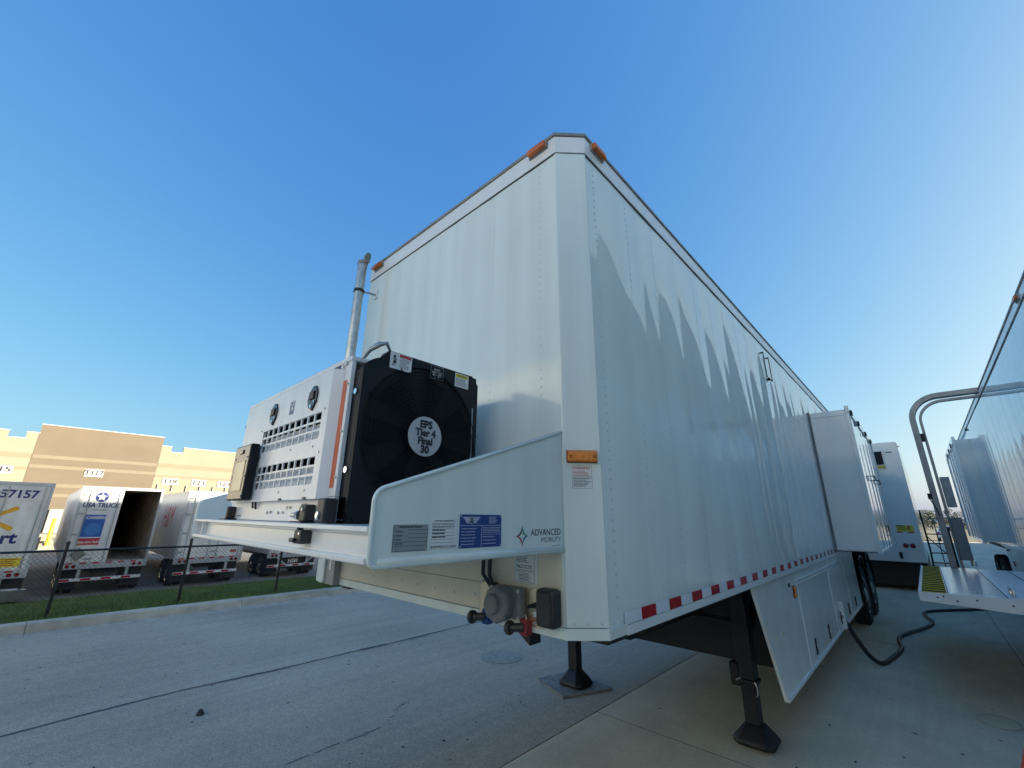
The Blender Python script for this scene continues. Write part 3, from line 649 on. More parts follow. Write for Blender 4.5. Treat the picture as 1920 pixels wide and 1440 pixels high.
# body shell of four sheets + top, leaving the door opening dark
MB().box(GX0, GX1, GY0, GY0 + .02, GZ0, 1.925).build('base_skirt', M['gen_white'], G, bevel=.003)
MB().box(GX0, GX1, GY1 - .02, GY1, GZ0, GZ1).build('rear_panel', M['gen_white'], G); MB().box(GX0, GX0 + .02, GY0 + .021, GY1 - .021, GZ0, GZ1 - .02).build('end_panel', M['gen_white'], G)
MB().box(GX0 - .01, GX1, GY0 - .005, GY1 + .01, GZ1 - .018, GZ1 + .006).build('top_panel', M['gen_white'], G, bevel=.006)
MB().box(GX0, .56, GY0, GY0 + .02, 1.926, GZ1 - .019).build('corner_panel', M['gen_white'], G, bevel=.003); MB().box(1.715, GX1, GY0, GY0 + .02, 1.926, GZ1 - .019).build('corner_panel', M['gen_white'], G, bevel=.003)
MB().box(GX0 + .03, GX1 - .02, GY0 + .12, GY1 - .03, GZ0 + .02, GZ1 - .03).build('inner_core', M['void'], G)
# door with two grilles
DY = -.893; dx0, dx1, dz0, dz1 = .555, 1.725, 1.918, 2.478
gx0, gx1 = .915, 1.665; U0, U1, L0, L1 = 2.172, 2.292, 1.978, 2.094
DR = MB().box(dx0, dx1, DY, DY + .012, U1, dz1).build('door', M['gen_white'], G)
for bxx in ((dx0, gx0, L0, U1), (gx1, dx1, L0, U1), (gx0, gx1, L1, U0), (dx0, dx1, dz0, L0)): MB().box(bxx[0], bxx[1], DY, DY + .012, bxx[2], bxx[3]).build('door_sheet', M['gen_white'], DR)
MB().prism([(dx1, DY), (dx1 + .03, GY0 - .001), (dx1 + .018, GY0 - .001), (dx1 - .012, DY + .012)], 'z', dz0, dz1).build('door_return', M['gen_white'], DR)
MB().prism([(dx0, DY), (dx0 - .03, GY0 - .001), (dx0 - .018, GY0 - .001), (dx0 + .012, DY + .012)], 'z', dz0, dz1).build('door_return', M['gen_white'], DR)
MB().box(dx0, dx1, DY + .001, GY0, dz1 - .012, dz1 + .001).build('door_return', M['gen_white'], DR); MB().box(dx0, dx1, DY + .001, GY0, dz0 - .001, dz0 + .012).build('door_return', M['gen_white'], DR)
nc = 10
for z0, z1 in ((U0, U1), (L0, L1)):
    ce = (gx1 - gx0) / nc
    for i in range(1, nc): MB().box(gx0 + i * ce - .0045, gx0 + i * ce + .0045, DY + .0005, DY + .008, z0, z1).build('grille_bar', M['gen_white'], DR)
    for j in (1, 2):
        z = z0 + (z1 - z0) * j / 3; MB().box(gx0, gx1, DY + .001, DY + .0075, z - .0045, z + .0045).build('grille_bar', M['gen_white'], DR)
    MB().prism([(DY + .013, z0 - .006), (DY + .016, z0 - .008), (DY + .052, z0 + .086), (DY + .049, z0 + .088)], 'x', gx0 - .02, gx1 + .02).build('baffle', M['gen_white'], DR)
def hexa(cx_, cz2, wd, ht, y0, y1): return MB().prism([(cx_ - wd * .1, cz2 + ht), (cx_ + wd * .55, cz2 + ht * .92), (cx_ + wd, cz2 + ht * .35), (cx_ + wd * .9, cz2 - ht * .35), (cx_ + wd * .2, cz2 - ht), (cx_ - wd * .7, cz2 - ht * .7), (cx_ - wd, cz2 - ht * .1), (cx_ - wd * .8, cz2 + ht * .55)], 'y', y0, y1)
for hx in (1.04, 1.545):
    h = hexa(hx, 2.372, .052, .062, DY - .008, DY + .002).build('paddle_latch', M['black_gloss'], DR, bevel=.006)
    MB().box(hx - .026, hx + .026, DY - .014, DY - .007, 2.365, 2.405).build('paddle', M['black_metal'], h, bevel=.005)
    MB().cyl((hx, DY - .007, 2.333), (hx, DY - .011, 2.333), .009, 10).build('lock', M['chrome'], h); MB().cyl((hx + .03, DY - .007, 2.352), (hx + .03, DY - .011, 2.352), .005, 8).build('screw', M['chrome'], h)
sb = MB().box(1.262, 1.318, DY - .001, DY, 2.335, 2.405).build('label_plate', M['navy'], DR)
text('lettering', 'C E\n1/6', M['sticker_white'], sb, (1.29, DY - .001, 2.378), (1, 0, 0), (0, 0, 1), .03, bold=.03, ext=.0004)
for i, (x, z) in enumerate(((.88, 2.30), (1.69, 2.30), (.88, 2.215), (.88, 2.11), (1.69, 2.11), (1.36, 2.15), (1.62, 2.14), (.95, 2.145), (1.3, 1.955), (1.6, 1.955), (.9, 1.965))):
    MB().cyl((x, DY, z), (x, DY - .004, z), .005, 8).build('screw', M['zinc'], DR)
for x in (1.32, 1.60): MB().box(x, x + .03, DY - .004, DY + .006, dz0 - .002, dz0 + .008).build('slot', M['sealant'], DR)
MB().box(1.757, 1.792, GY0 - .002, GY0, 1.96, 2.42).build('orange_strip', M['orange_strip'], G)
for x, z, r in ((1.735, 2.492, .010), (1.765, 2.502, .011), (1.806, 2.40, .004), (1.806, 2.19, .004), (1.806, 2.0, .004), (.62, 2.50, .008), (.47, 2.44, .010)): MB().cyl((x, GY0, z), (x, GY0 - .008, z), r, 10).build('bolt', M['zinc'], G)
MB().tube([(1.748, GY0 - .004, 2.485), (1.742, GY0 - .006, 2.46), (1.74, GY0 - .004, 2.45)], .005, 6).build('wire', M['zinc'], G)
MB().tube([(.475, GY0 - .006, 2.44), (.47, GY0 - .02, 2.38), (.50, GY0 - .02, 2.40), (.56, GY0 - .012, 2.48), (.62, GY0 - .004, 2.50)], .003, 6).build('lanyard', M['zinc'], G)
# base details
for x, z in ((1.085, 1.862), (1.13, 1.865), (1.235, 1.862), (1.295, 1.863), (1.345, 1.885), (1.375, 1.886)): MB().cyl((x, GY0, z), (x, GY0 - .008, z), .007, 8).build('bolt', M['zinc'], G)
MB().box(1.5, 1.56, GY0 - .0008, GY0, 1.895, 1.902).build('stencil', M['frame_grey'], G); MB().box(.6, .66, GY0 - .0008, GY0, 1.843, 1.848).build('stencil', M['ink'], G)
MB().tube([(.86, GY0 - .006, 1.885), (.86, GY0 - .012, 1.918), (.905, GY0 - .012, 1.918), (.91, GY0 - .006, 1.88)], .005, 6).build('clip', M['black_metal'], G)
for x in (.52, 1.60):
    mt_ = MB().box(x, x + .062 if x > 1 else x + .035, GY0 - .045, GY0 - .001, 1.826, 1.896).build('mount', M['dark_plastic'], G, bevel=.008); MB().box(x - .05, x + .07, GY0 - .06, GY0 - .001, 1.8235, 1.829).build('mount_plate', M['black_metal'], mt_)
    if x > 1:
        for q_ in (0, .03): MB().cyl((x + .012 + q_, GY0 - .045, 1.876), (x + .012 + q_, GY0 - .053, 1.876), .008, 8).build('bolt', M['zinc'], mt_)
MB().cyl((1.49, GY0 - .03, 1.853), (1.57, GY0 - .03, 1.853), .010, 10).build('stud', M['zinc'], G); MB().cyl((1.56, GY0 - .03, 1.853), (1.585, GY0 - .03, 1.853), .022, 6).build('nut', M['zinc'], G)
m2 = MB().box(1.765, 1.835, -.90, -.845, 1.826, 1.918).build('mount', M['dark_plastic'], G, bevel=.008); MB().lathe([(.016, 0), (.016, -.006), (.008, -.008)], (1.79, -.90, 1.852), 'y', 14).build('bolt', M['chrome'], m2)
# control box
CB = MB().box(.665, .935, -.943, -.903, 1.925, 2.222).build('control_box', M['shroud_black'], G, bevel=.003)
fp = MB().box(.67, .93, -.947, -.942, 1.93, 2.217).build('face_plate', M['panel_olive'], CB, bevel=.003); MB().box(.715, .888, -.9485, -.946, 1.975, 2.13).build('window', M['window_cream_reflect'], CB, bevel=.006)
border('window_trim', M['black_gloss'], CB, (.71, -.9475, 1.970), (1, 0, 0), (0, 0, 1), .183, .165, .007, ext=.0015)
MB().box(.775, .83, -.953, -.946, 2.172, 2.196).build('switch', M['black_gloss'], CB, bevel=.003)
for x, z in ((.70, 2.15), (.905, 2.15), (.695, 2.05), (.908, 2.05), (.915, 1.945)): MB().cyl((x, -.947, z), (x, -.951, z), .005, 8).build('screw', M['zinc'], CB)
# radiator shroud
RX = 1.885; ry0, ry1, rz0, rz1 = -.835, -.175, 1.826, 2.575
SH = MB()
cy_, czc, rad = -.505, 2.205, .318
SH.prism([(ry0, 1.92), (ry0, 2.46), (ry0 + .012, 2.488), (ry0 + .05, 2.52), (ry0 + .10, 2.545), (ry0 + .115, rz1), (ry1, rz1), (ry1, rz0), (ry0 + .02, rz0), (ry0 + .02, 1.92)], 'x', GX1 + .004, RX - .012)
sh = SH.build('radiator_shroud', M['shroud_black'], G, bevel=.004)
# face plate with round opening
n = 48; outer = []; inner = []
def sqp(a):
    c_, s_ = math.cos(a), math.sin(a); hx_, hz0 = (ry1 - ry0) / 2, (rz1 - rz0) / 2; k = min(hx_ / abs(c_) if abs(c_) > 1e-6 else 9, hz0 / abs(s_) if abs(s_) > 1e-6 else 9)
    y = (ry0 + ry1) / 2 + c_ * k; z = (rz0 + rz1) / 2 + s_ * k
    if y < ry0 + .11 and z > 2.46: z = min(z, 2.46 + (y - ry0) * .8)
    return y, z
q = MB(); vs = []
for k in range(n):
    a = 6.28319 * k / n; o_ = sqp(a); vs += [(RX, o_[0], o_[1]), (RX, cy_ + rad * math.cos(a), czc + rad * math.sin(a) * 1.05), (RX - .011, cy_ + rad * .985 * math.cos(a), czc + rad * .985 * math.sin(a) * 1.05), (RX - .011, o_[0], o_[1])]
for k in range(n):
    j = (k + 1) % n
    for e in range(3): q.f.append((4 * k + e, 4 * j + e, 4 * j + e + 1, 4 * k + e + 1))
    q.f.append((4 * k + 3, 4 * j + 3, 4 * j, 4 * k))
q.v = vs; q.build('shroud_face', M['shroud_black'], sh)
MB().box(RX - .0125, RX - .0118, ry0 + .03, ry1 - .02, rz0 + .02, 2.48).build('radiator_core', M['void'], sh)
for k in range(7):
    a = 6.283 * k / 7 + .3; q = MB(); q.add([(RX - .0105 + dx_, cy_ + r_ * math.cos(a + t_), czc + r_ * math.sin(a + t_)) for (r_, t_, dx_) in ((.07, -.12, 0), (.29, -.05, .003), (.29, .42, .008), (.07, .3, .004))], [(0, 1, 2, 3)]); q.build('fan_blade', M['guard_black'], sh, recalc=False)
FG = MB()
for k in range(13):
    r_ = .085 + k * (rad - .085) / 12.5; FG.tube([(RX + .006 + .014 * (1 - (k / 12.5) ** 2), cy_ + r_ * math.cos(6.283 * i / 40), czc + r_ * math.sin(6.283 * i / 40)) for i in range(40)], .0019, 5, closed=True)
for k in range(10):
    a = 6.283 * k / 10 + .15
    FG.tube([(RX + .020, cy_ + .07 * math.cos(a), czc + .07 * math.sin(a)), (RX + .016, cy_ + .2 * math.cos(a), czc + .2 * math.sin(a)), (RX + .003, cy_ + .335 * math.cos(a), czc + .335 * math.sin(a))], .0028, 5)
FG.build('fan_guard', M['guard_black'], sh, recalc=False)
BD = MB().cyl((RX + .020, cy_ - .005, czc), (RX + .026, cy_ - .005, czc), .092, 40).build('badge', M['disc_silver'], G, bevel=.002)
for s_, dz, hh in (('EPS', .053, .042), ('Tier 4', .014, .040), ('Final', -.024, .040), ('30', -.062, .042)): text('lettering', s_, M['ink'], BD, (RX + .0262, cy_ - .005, czc + dz), ux, uy, hh * 1.12, bold=.06, sx=1.0)
MB().box(RX + .001, RX + .003, ry1 - .038, ry1 - .030, 2.08, 2.40).build('reflector', M['frame_grey'], sh)
# stickers on shroud top
s1 = MB().box(RX + .0003, RX + .0015, -.715, -.600, 2.495, 2.572).build('safety_sticker', M['sticker_white'], G)
MB().box(RX + .0015, RX + .0019, -.668, -.604, 2.556, 2.570).build('red_header', M['ink_red'], s1); lines('fine_print', M['ink'], s1, (RX + .0015, -.666, 2.548), ux, uy, .058, 7, .0025, .0068, seed=31)
pg = MB()
for yy, zz, rr in ((-.693, 2.553, .008), (-.690, 2.528, .009)):
    pg.cyl((RX + .0015, yy, zz), (RX + .0019, yy, zz), rr, 10)
pg.box(RX + .0015, RX + .0019, -.706, -.684, 2.510, 2.514); pg.box(RX + .0015, RX + .0019, -.70, -.696, 2.514, 2.53); pg.box(RX + .0015, RX + .0019, -.703, -.68, 2.538, 2.543); pg.build('pictogram', M['ink'], s1)
s2 = MB().box(RX + .0003, RX + .0015, -.490, -.412, 2.500, 2.568).build('instruction_sticker', M['shroud_black'], G); border('border', M['frame_grey'], s2, (RX + .0015, -.490, 2.5), ux, uy, .078, .068, .0016)
for t_, z_, w_ in (('MUST', 2.549, 1.0), ('REMOVE BOLT', 2.534, .62), ('BELOW TO', 2.521, .7), ('LIFT', 2.509, 1.0)): text('lettering', t_, M['sticker_grey'] if False else M['disc_silver'], s2, (RX + .0015, -.451, z_), ux, uy, .0145, bold=.02, sx=w_)
s3 = MB().box(RX + .0003, RX + .0015, -.335, -.245, 2.495, 2.568).build('caution_sticker', M['sticker_white'], G); MB().box(RX + .0015, RX + .0019, -.331, -.249, 2.546, 2.565).build('yellow_header', M['sticker_yellow'], s3)
text('lettering', 'CAUTION', M['ink'], s3, (RX + .002, -.29, 2.5555), ux, uy, .014, bold=.02); lines('fine_print', M['ink'], s3, (RX + .0015, -.33, 2.538), ux, uy, .08, 6, .0026, .0068, seed=33)
for z in (2.36, 2.03): MB().cyl((1.852, ry0, z), (1.852, ry0 - .010, z), .013, 12).build('bolt', M['chrome'], sh)
MB().tube([(1.80, -.80, 2.535), (1.83, -.79, 2.57), (1.86, -.76, 2.60), (1.87, -.73, 2.61), (1.87, -.71, 2.58)], [.008, .011, .013, .010, .006], 8).build('filler_hose', M['galvanised'], G, smooth=True)

# ================================================================== ROAD SMALLS
mh = MB().lathe([(.29, .001), (.29, .006), (.26, .007)], (-1.15, 3.17, 0), 'z', 40).build('manhole_cover', M['manhole_ring']); tag(mh, 'round iron manhole cover set in the asphalt', 'manhole cover')
MB().lathe([(.245, .006), (.245, .0085), (.2, .009)], (-1.15, 3.17, 0), 'z', 40).build('lid', M['manhole_ring'], mh)
m = MB(); p0 = (-1.98, -.15)
pk = [(p0[0] + .065 * math.cos(a) * rnd.uniform(.6, 1), p0[1] + .045 * math.sin(a) * rnd.uniform(.7, 1)) for a in [i * 1.047 for i in range(6)]]
m.add([(x, y, .003) for x, y in pk] + [(p0[0] + (x - p0[0]) * .6, p0[1] + (y - p0[1]) * .6, .032 + rnd.uniform(-.008, .008)) for x, y in pk], [tuple(range(6))[::-1], tuple(range(6, 12))] + [(i, (i + 1) % 6, 6 + (i + 1) % 6, 6 + i) for i in range(6)])
tag(m.build('stone', M['pebble']), 'small dark stone lying alone on the asphalt', 'stone')
hose = [(2.46, 6.14, .55), (2.52, 6.2, .38), (2.60, 6.36, .16), (2.68, 6.48, .05), (2.74, 6.6, .03), (2.80, 6.95, .03), (2.86, 7.4, .03), (2.88, 7.75, .03), (2.84, 8.1, .03), (2.83, 8.5, .03), (2.92, 8.95, .03), (3.08, 9.5, .03), (3.21, 10.05, .03), (3.24, 10.5, .03), (3.16, 11.0, .03), (3.12, 11.4, .03), (3.22, 11.8, .03), (3.55, 12.3, .03), (4.0, 12.9, .03), (4.4, 13.6, .03), (4.62, 14.3, .03), (4.60, 15, .03)]
def catmull(p, n=6):
    p = [Vector(a) for a in p]; out = []
    for i in range(len(p) - 1):
        a, b, c_, d_ = p[max(i - 1, 0)], p[i], p[i + 1], p[min(i + 2, len(p) - 1)]
        for k in range(n):
            t = k / n; out.append(.5 * ((2 * b) + (c_ - a) * t + (2 * a - 5 * b + 4 * c_ - d_) * t * t + (3 * b - a - 3 * c_ + d_) * t ** 3))
    return out + [p[-1]]
tag(MB().tube(catmull(hose), .027, 10).build('power_cable', M['cable_black'], smooth=True), 'thick black power cable snaking from the locker across the concrete', 'cable')
rg = MB(); rg.tube([(3.655 + .15 * math.cos(6.283 * k / 30), 5.17 + .05 * math.sin(6.283 * k / 30) + .14 * math.sin(6.283 * k / 30), .008) for k in range(30)], .006, 6, closed=True)
tag(rg.build('drain_ring', M['drain']), 'thin metal ring of a cleanout in the concrete', 'drain ring')
cn = thing('traffic_cone', 'red-orange traffic cone at the bottom right edge', 'cone', (3.83, 3.81, 0))
MB().prism([(3.64, 3.62), (4.02, 3.62), (4.02, 4.0), (3.64, 4.0)], 'z', .003, .035).build('base', M['black_rubber'], cn, bevel=.01)
MB().lathe([(.18, .034), (.172, .06), (.03, .47), (.022, .50)], (3.83, 3.81, 0), 'z', 24).build('body', M['cone_orange'], cn, auto=40)

gr = MB()
for k in range(150):
    x, y = rnd.uniform(-6.6, .5), rnd.uniform(-1.9, 5.5)
    if rnd.random() < .3: x, y = rnd.uniform(.8, 4.0), rnd.uniform(1.0, 9.0)
    z = .005; a = rnd.uniform(0, 6.28); l, w_ = rnd.uniform(.006, .03), rnd.uniform(.004, .012)
    c_, s_ = math.cos(a), math.sin(a); h = rnd.uniform(.002, .008)
    gr.add([(x + c_ * l, y + s_ * l, z), (x - s_ * w_, y + c_ * w_, z), (x - c_ * l, y - s_ * l, z), (x + s_ * w_, y - c_ * w_, z), (x, y, z + h)], [(0, 1, 4), (1, 2, 4), (2, 3, 4), (3, 0, 4)])
gr = gr.build('grit', M['pebble'], recalc=False); stuff(gr); tag(gr, 'scattered grit and dry leaf scraps on the pavement', 'grit')

# ================================================================== RIGHT-HAND TRAILER
X2 = 4.68
RT = thing('box_trailer', 'glossy white trailer cut by the right edge, parked alongside', 'trailer', (X2 + 1.2, 10, 0))
ks2 = [-4.1]; kq = random.Random(12)
while ks2[-1] < 13.4: ks2.append(ks2[-1] + kq.uniform(.3, .62))
ka2 = [kq.uniform(.5, 1.1) * .03 for _ in ks2]
m = MB(); m.sheet(lambda z, y: (X2 - pillow(y, z, ks2, ka2) - .0015 * math.sin(z * 2.3 + y), y, z), frange(1.36, 4.0, .1), frange(-3.9, 13.3, .03))
o = m.build('side_wall', M['gloss_white'], RT, recalc=False); o.data.polygons.foreach_set('use_smooth', [True] * len(o.data.polygons))
MB().box(X2 + .02, X2 + 2.42, -3.9, 18.0, 1.30, 1.36).build('chassis_floor', M['black_metal'], RT)
MB().box(X2 + .03, X2 + 2.44, -3.88, -3.84, 1.37, 4.0).build('front_wall', M['white_paint'], RT); MB().box(X2 + 2.40, X2 + 2.44, -3.83, 18, 1.37, 4.0).build('side_wall', M['white_paint'], RT)
MB().box(X2 + .0, X2 + 2.44, 17.96, 18, 1.37, 4.0).build('rear_wall', M['white_paint'], RT); MB().box(X2 + .02, X2 + .06, 13.3, 17.95, 1.37, 4.0).build('side_wall', M['gloss_white'], RT)
MB().box(X2 + .01, X2 + 2.43, -3.89, 17.99, 4.06, 4.095).build('roof', M['white_paint'], RT)
MB().box(X2 - .012, X2 + .05, -3.92, 17.97, 4.004, 4.09).build('top_rail', M['white_paint'], RT, bevel=.004); MB().box(X2 - .022, X2 + .05, -3.93, 18.02, 4.0915, 4.114).build('roof_cap', M['grey_cap'], RT, bevel=.004)
MB().box(X2 - .008, X2 + .0, -3.9, 13.3, 3.99, 4.002).build('sealant_line', M['sealant'], RT); MB().box(X2 - .012, X2 + .03, -3.9, 13.3, 1.35, 1.40).build('bottom_rail', M['white_paint'], RT, bevel=.004)
b = MB().box(X2 - .026, X2 - .013, 4.62, 4.78, 4.02, 4.075).build('clearance_lamp', M['frame_grey'], RT); MB().box(X2 - .05, X2 - .024, 4.64, 4.76, 4.03, 4.068).build('lens', M['amber_dirty'], b, bevel=.006)
so2 = MB().box(4.42, X2 + .1, 13.3, 17.6, 1.42, 3.78).build('slide_out', M['slide_white'], RT, bevel=.006)
MB().box(4.395, 4.45, 13.27, 17.62, 3.72, 3.86).build('edge_trim', M['slide_white'], so2, bevel=.005); MB().box(4.395, 4.45, 13.27, 17.62, 1.39, 1.46).build('edge_trim', M['slide_white'], so2, bevel=.005)
for y in (13.27, 17.56): MB().box(4.396, 4.45, y, y + .06, 1.462, 3.718).build('edge_trim', M['slide_white'], so2, bevel=.005)
for y in (13.8, 14.5, 15.3, 16.2): MB().box(4.402, 4.42, y - .02, y + .02, 1.47, 3.71).build('panel_seam', M['white_paint'], so2)
for y in (14.2, 15.4, 16.6): MB().box(4.38, 4.397, y - .05, y + .05, 3.70, 3.80).build('hinge', M['black_metal'], so2)
MB().box(X2 - .03, X2 - .0, 13.0, 13.1, 3.94, 3.99).build('hook', M['black_metal'], RT)
for y in (14.9, 16.2):
    for x in (X2 + .14, X2 + .47): wheel(RT, (x, y, .52), R(-90))
for y in (1.0,): 
    for x in (X2 + .3, X2 + 2.1): MB().box(x - .06, x + .06, y, y + .12, .02, 1.3).build('landing_leg', M['black_metal'], RT)
MB().box(X2 + .01, X2 + .035, 5.0, 13.0, .5, 1.345).build('locker_door', M['skirt_white'], RT, bevel=.004)
MB().lathe([(.055, -.002), (.055, -.012), (.03, -.02)], (X2 + .01, 12.2, 1.05), 'x', 20).build('lamp_reflection', M['red_lamp'], RT)  # red disc standing in for a tail lamp reflected in the glossy side
MB().box(X2 - .02, X2 + .01, 12.5, 12.56, 1.28, 1.31).build('latch', M['black_metal'], RT)

# ================================================================== LIFT: mast and platform
LM = thing('lift_mast', 'grey steel lift mast arching over to the right-hand trailer roof', 'lift mast', (3.75, 9.3, 0))
def arch(x, r, zt, xe): 
    p = [(x, 1.104)]
    for k in range(11): a = R(180 - 9 * k); p.append((x + r + r * math.cos(a), zt - r + r * math.sin(a)))
    p.append((xe, zt)); return p
def rail(pts, w_, y0, y1):
    P_ = [Vector((a, b)) for a, b in pts]; L_ = []; Rr = []
    for i, p in enumerate(P_):
        t = (P_[min(i + 1, len(P_) - 1)] - P_[max(i - 1, 0)]).normalized(); nn = Vector((-t.y, t.x)); L_.append(p + nn * w_); Rr.append(p - nn * w_)
    n = len(P_); vs = [(q.x, y, q.y) for y in (y0, y1) for q in L_ + Rr]; fs = []
    for i in range(n - 1):
        fs += [(i, i + 1, n + i + 1, n + i), (2 * n + i, 3 * n + i, 3 * n + i + 1, 2 * n + i + 1), (i, 2 * n + i, 2 * n + i + 1, i + 1), (n + i, n + i + 1, 3 * n + i + 1, 3 * n + i)]
    fs += [(0, n, 3 * n, 2 * n), (n - 1, 3 * n - 1, 4 * n - 1, 2 * n - 1)]
    return MB().add(vs, fs)
rail(arch(3.725, .42, 4.10, 4.72), .045, 9.22, 9.38).build('outer_rail', M['mast_grey'], LM, bevel=.006)
rail(arch(3.83, .36, 4.0, 4.72), .02, 9.25, 9.35).build('inner_rail', M['mast_grey'], LM)
MB().box(3.77, 3.83, 9.24, 9.36, 3.28, 3.42).build('clamp', M['black_metal'], LM); MB().box(3.86, 3.98, 9.22, 9.40, 2.1, 2.62).build('upper_box', M['frame_grey'], LM, bevel=.006)
MB().box(3.83, 3.985, 9.16, 9.40, 1.24, 1.93).build('motor_box', M['grey_plastic'], LM, bevel=.012); MB().box(3.64, 3.70, 9.2, 9.3, 2.24, 2.34).build('switch_box', M['black_metal'], LM, bevel=.006)
MB().tube(catmull([(3.66, 9.22, 2.24), (3.70, 9.2, 2.1), (3.73, 9.21, 1.95)]), .008, 6).build('wire', M['cable_black'], LM)
MB().cyl((3.97, 9.1, 1.16), (3.97, 9.1, 1.24), .035, 14).build('roller', M['chrome'], LM)
PZ = 1.10; PY0, PY1, PX0, PX1 = 5.28, 9.42, 3.30, 4.66
PF = thing('lift_platform', 'white lift platform with yellow striped edge beside the right-hand trailer', 'lift platform', (4.0, 7, PZ))
MB().box(PX0 + .02, PX1, PY0 + .015, PY1, PZ - .07, PZ - .002).build('deck', M['deck_white'], PF, bevel=.004)
MB().prism([(PX0, PZ - .085), (PX0, PZ - .012), (PX0 + .02, PZ + .006), (PX1, PZ + .028), (PX1, PZ - .16)], 'y', PY0, PY0 + .014).build('front_fascia', M['white_paint'], PF, bevel=.003)
MB().box(PX0, PX0 + .02, PY0 + .015, PY1, PZ - .085, PZ + .006).build('edge_strip', M['white_paint'], PF, bevel=.003)
for x in (3.545, 3.99, 4.34): MB().box(x - .004, x + .004, PY0 + .02, PY1 - .01, PZ - .0015, PZ + .0015).build('deck_seam', M['joint'], PF)
k = 0; y = PY0 + .05
while y < PY1 - .1:
    MB().box(PX0 + .03, 3.535, y, y + .118, PZ - .0018, PZ + .001 + .0005 * (k % 2)).build('hazard_stripe', M['yellow_stripe' if k % 2 == 0 else 'stripe_black'], PF); y += .12; k += 1
for i in range(26): MB().box(3.58 + i * .0155, 3.587 + i * .0155, PY0 + .25, PY1 - .1, PZ - .0015, PZ + .0025).build('tread_rib', M['aluminium'], PF)
for x, z in ((3.45, -.035), (3.50, -.02), (3.60, -.055), (3.75, -.03), (4.0, -.05)): MB().cyl((x, PY0, PZ + z), (x, PY0 - .006, PZ + z), .009, 8).build('bolt', M['black_metal'], PF)
MB().tube([(4.05, 5.6, PZ), (4.05, 5.6, PZ + .06), (4.05, 5.9, PZ + .06), (4.05, 5.9, PZ)], .012, 6).build('handle', M['aluminium'], PF)
MB().box(3.50, 3.58, 6.0, 6.2, PZ - .16, PZ - .086).build('under_bracket', M['ink_red'], PF)
for x in (3.5, 4.4): MB().box(x, x + .08, PY0 + .4, PY1 - .2, PZ - .14, PZ - .071).build('beam', M['frame_grey'], PF)
MB().box(4.40, 4.67, 8.0, 9.2, PZ - .3, PZ - .145).build('wall_bracket', M['frame_grey'], PF)

# ================================================================== TRAILER BEHIND
Y3 = 15.2
BT = thing('box_trailer', 'white trailer behind the foreground trailer, rear end with small dark vent window', 'trailer', (2.1, 20, 0))
P_ = []
for (cxx, czz, a0) in ((3.355 - .07, 4.11 - .07, 0), (.95 + .07, 4.11 - .07, 90)):
    for k in range(5): a = R(a0 + 22.5 * k); P_.append((cxx + .07 * math.cos(a), czz + .07 * math.sin(a)))
P_ += [(.95, .77), (3.355, .77)]
MB().prism(P_, 'y', Y3, Y3 + 12).build('body', M['slide_white'], BT, bevel=.01)
MB().box(3.35, 3.40, Y3 + .02, Y3 + .1, 3.96, 3.98).build('drip_edge', M['grey_cap'], BT)
wn = MB().box(2.76, 3.0, Y3 - .03, Y3, 3.34, 3.87).build('vent_window', M['white_paint'], BT, bevel=.008); MB().box(2.785, 2.965, Y3 - .036, Y3 - .029, 3.46, 3.85).build('pane', M['shroud_black'], wn); MB().box(2.80, 2.975, Y3 - .034, Y3 - .029, 3.345, 3.44).build('placard', M['sticker_yellow'], wn)
MB().box(3.06, 3.2, Y3 - .02, Y3, 3.80, 3.83).build('vent_slot', M['grey_plastic'], BT)
pk_ = MB().box(2.87, 3.24, Y3 - .006, Y3, 1.58, 1.75).build('warning_placard', M['sticker_yellow'], BT); MB().box(2.875, 3.05, Y3 - .0075, Y3 - .006, 1.72, 1.745).build('header', M['ink'], pk_); MB().box(3.12, 3.16, Y3 - .0075, Y3 - .006, 1.63, 1.73).build('pictogram', M['ink_red'], pk_)
lines('fine_print', M['ink'], pk_, (2.9, Y3 - .006, 1.69), (1, 0, 0), (0, 0, 1), .2, 3, .012, .03, seed=40)
for x in (2.86, 3.10): MB().box(x, x + .13, Y3 - .004, Y3, 1.545, 1.575).build('red_tape', M['red_tape'], BT)
for x in (2.985, 3.13):
    b = MB().lathe([(.062, 0), (.062, -.02), (.055, -.024)], (x, Y3, 1.205), 'y', 20).build('tail_lamp', M['black_rubber'], BT); MB().lathe([(.048, -.022), (.045, -.034), (.02, -.04)], (x, Y3, 1.205), 'y', 20).build('lens', M['red_lamp'], b, smooth=True)
MB().box(2.80, 2.87, Y3 - .05, Y3, .86, 1.03).build('rubber_buffer', M['black_rubber'], BT, bevel=.01)
MB().box(1.0, 3.33, Y3 + .3, Y3 + 11.9, .12, .768).build('undercarriage', M['black_metal'], BT)

LD = thing('step_ladder', 'black metal access steps with handrails between the two rear trailers', 'steps', (3.6, 14.2, 0))
MB().tube([(3.42, 14.0, .02), (3.47, 14.0, 1.2), (3.46, 14.02, 2.14)], .02, 8).build('handrail', M['black_metal'], LD); MB().tube([(3.9, 14.0, .02), (3.9, 14.0, 1.7)], .018, 8).build('handrail', M['black_metal'], LD)
for z in (.35, .6, .87, 1.1, 1.33, 1.55): MB().box(3.45, 3.9, 13.98, 14.1 + (1.55 - z) * .0, z - .012, z + .012).build('step', M['black_metal'], LD)
MB().tube([(3.47, 14.02, 1.5), (3.88, 14.02, .9)], .012, 6).build('brace', M['black_metal'], LD)
for z in (1.7, 1.95): MB().tube([(3.48, 17, z), (4.0, 17, z)], .012, 6).build('rear_rail', M['frame_grey'], LD)
MB().tube([(3.7, 17, .02), (3.7, 17, 1.95)], .014, 6).build('rear_post', M['frame_grey'], LD)
CR = thing('parked_car', 'white car parked far off near the tree line', 'car', (5.0, 62, 0))
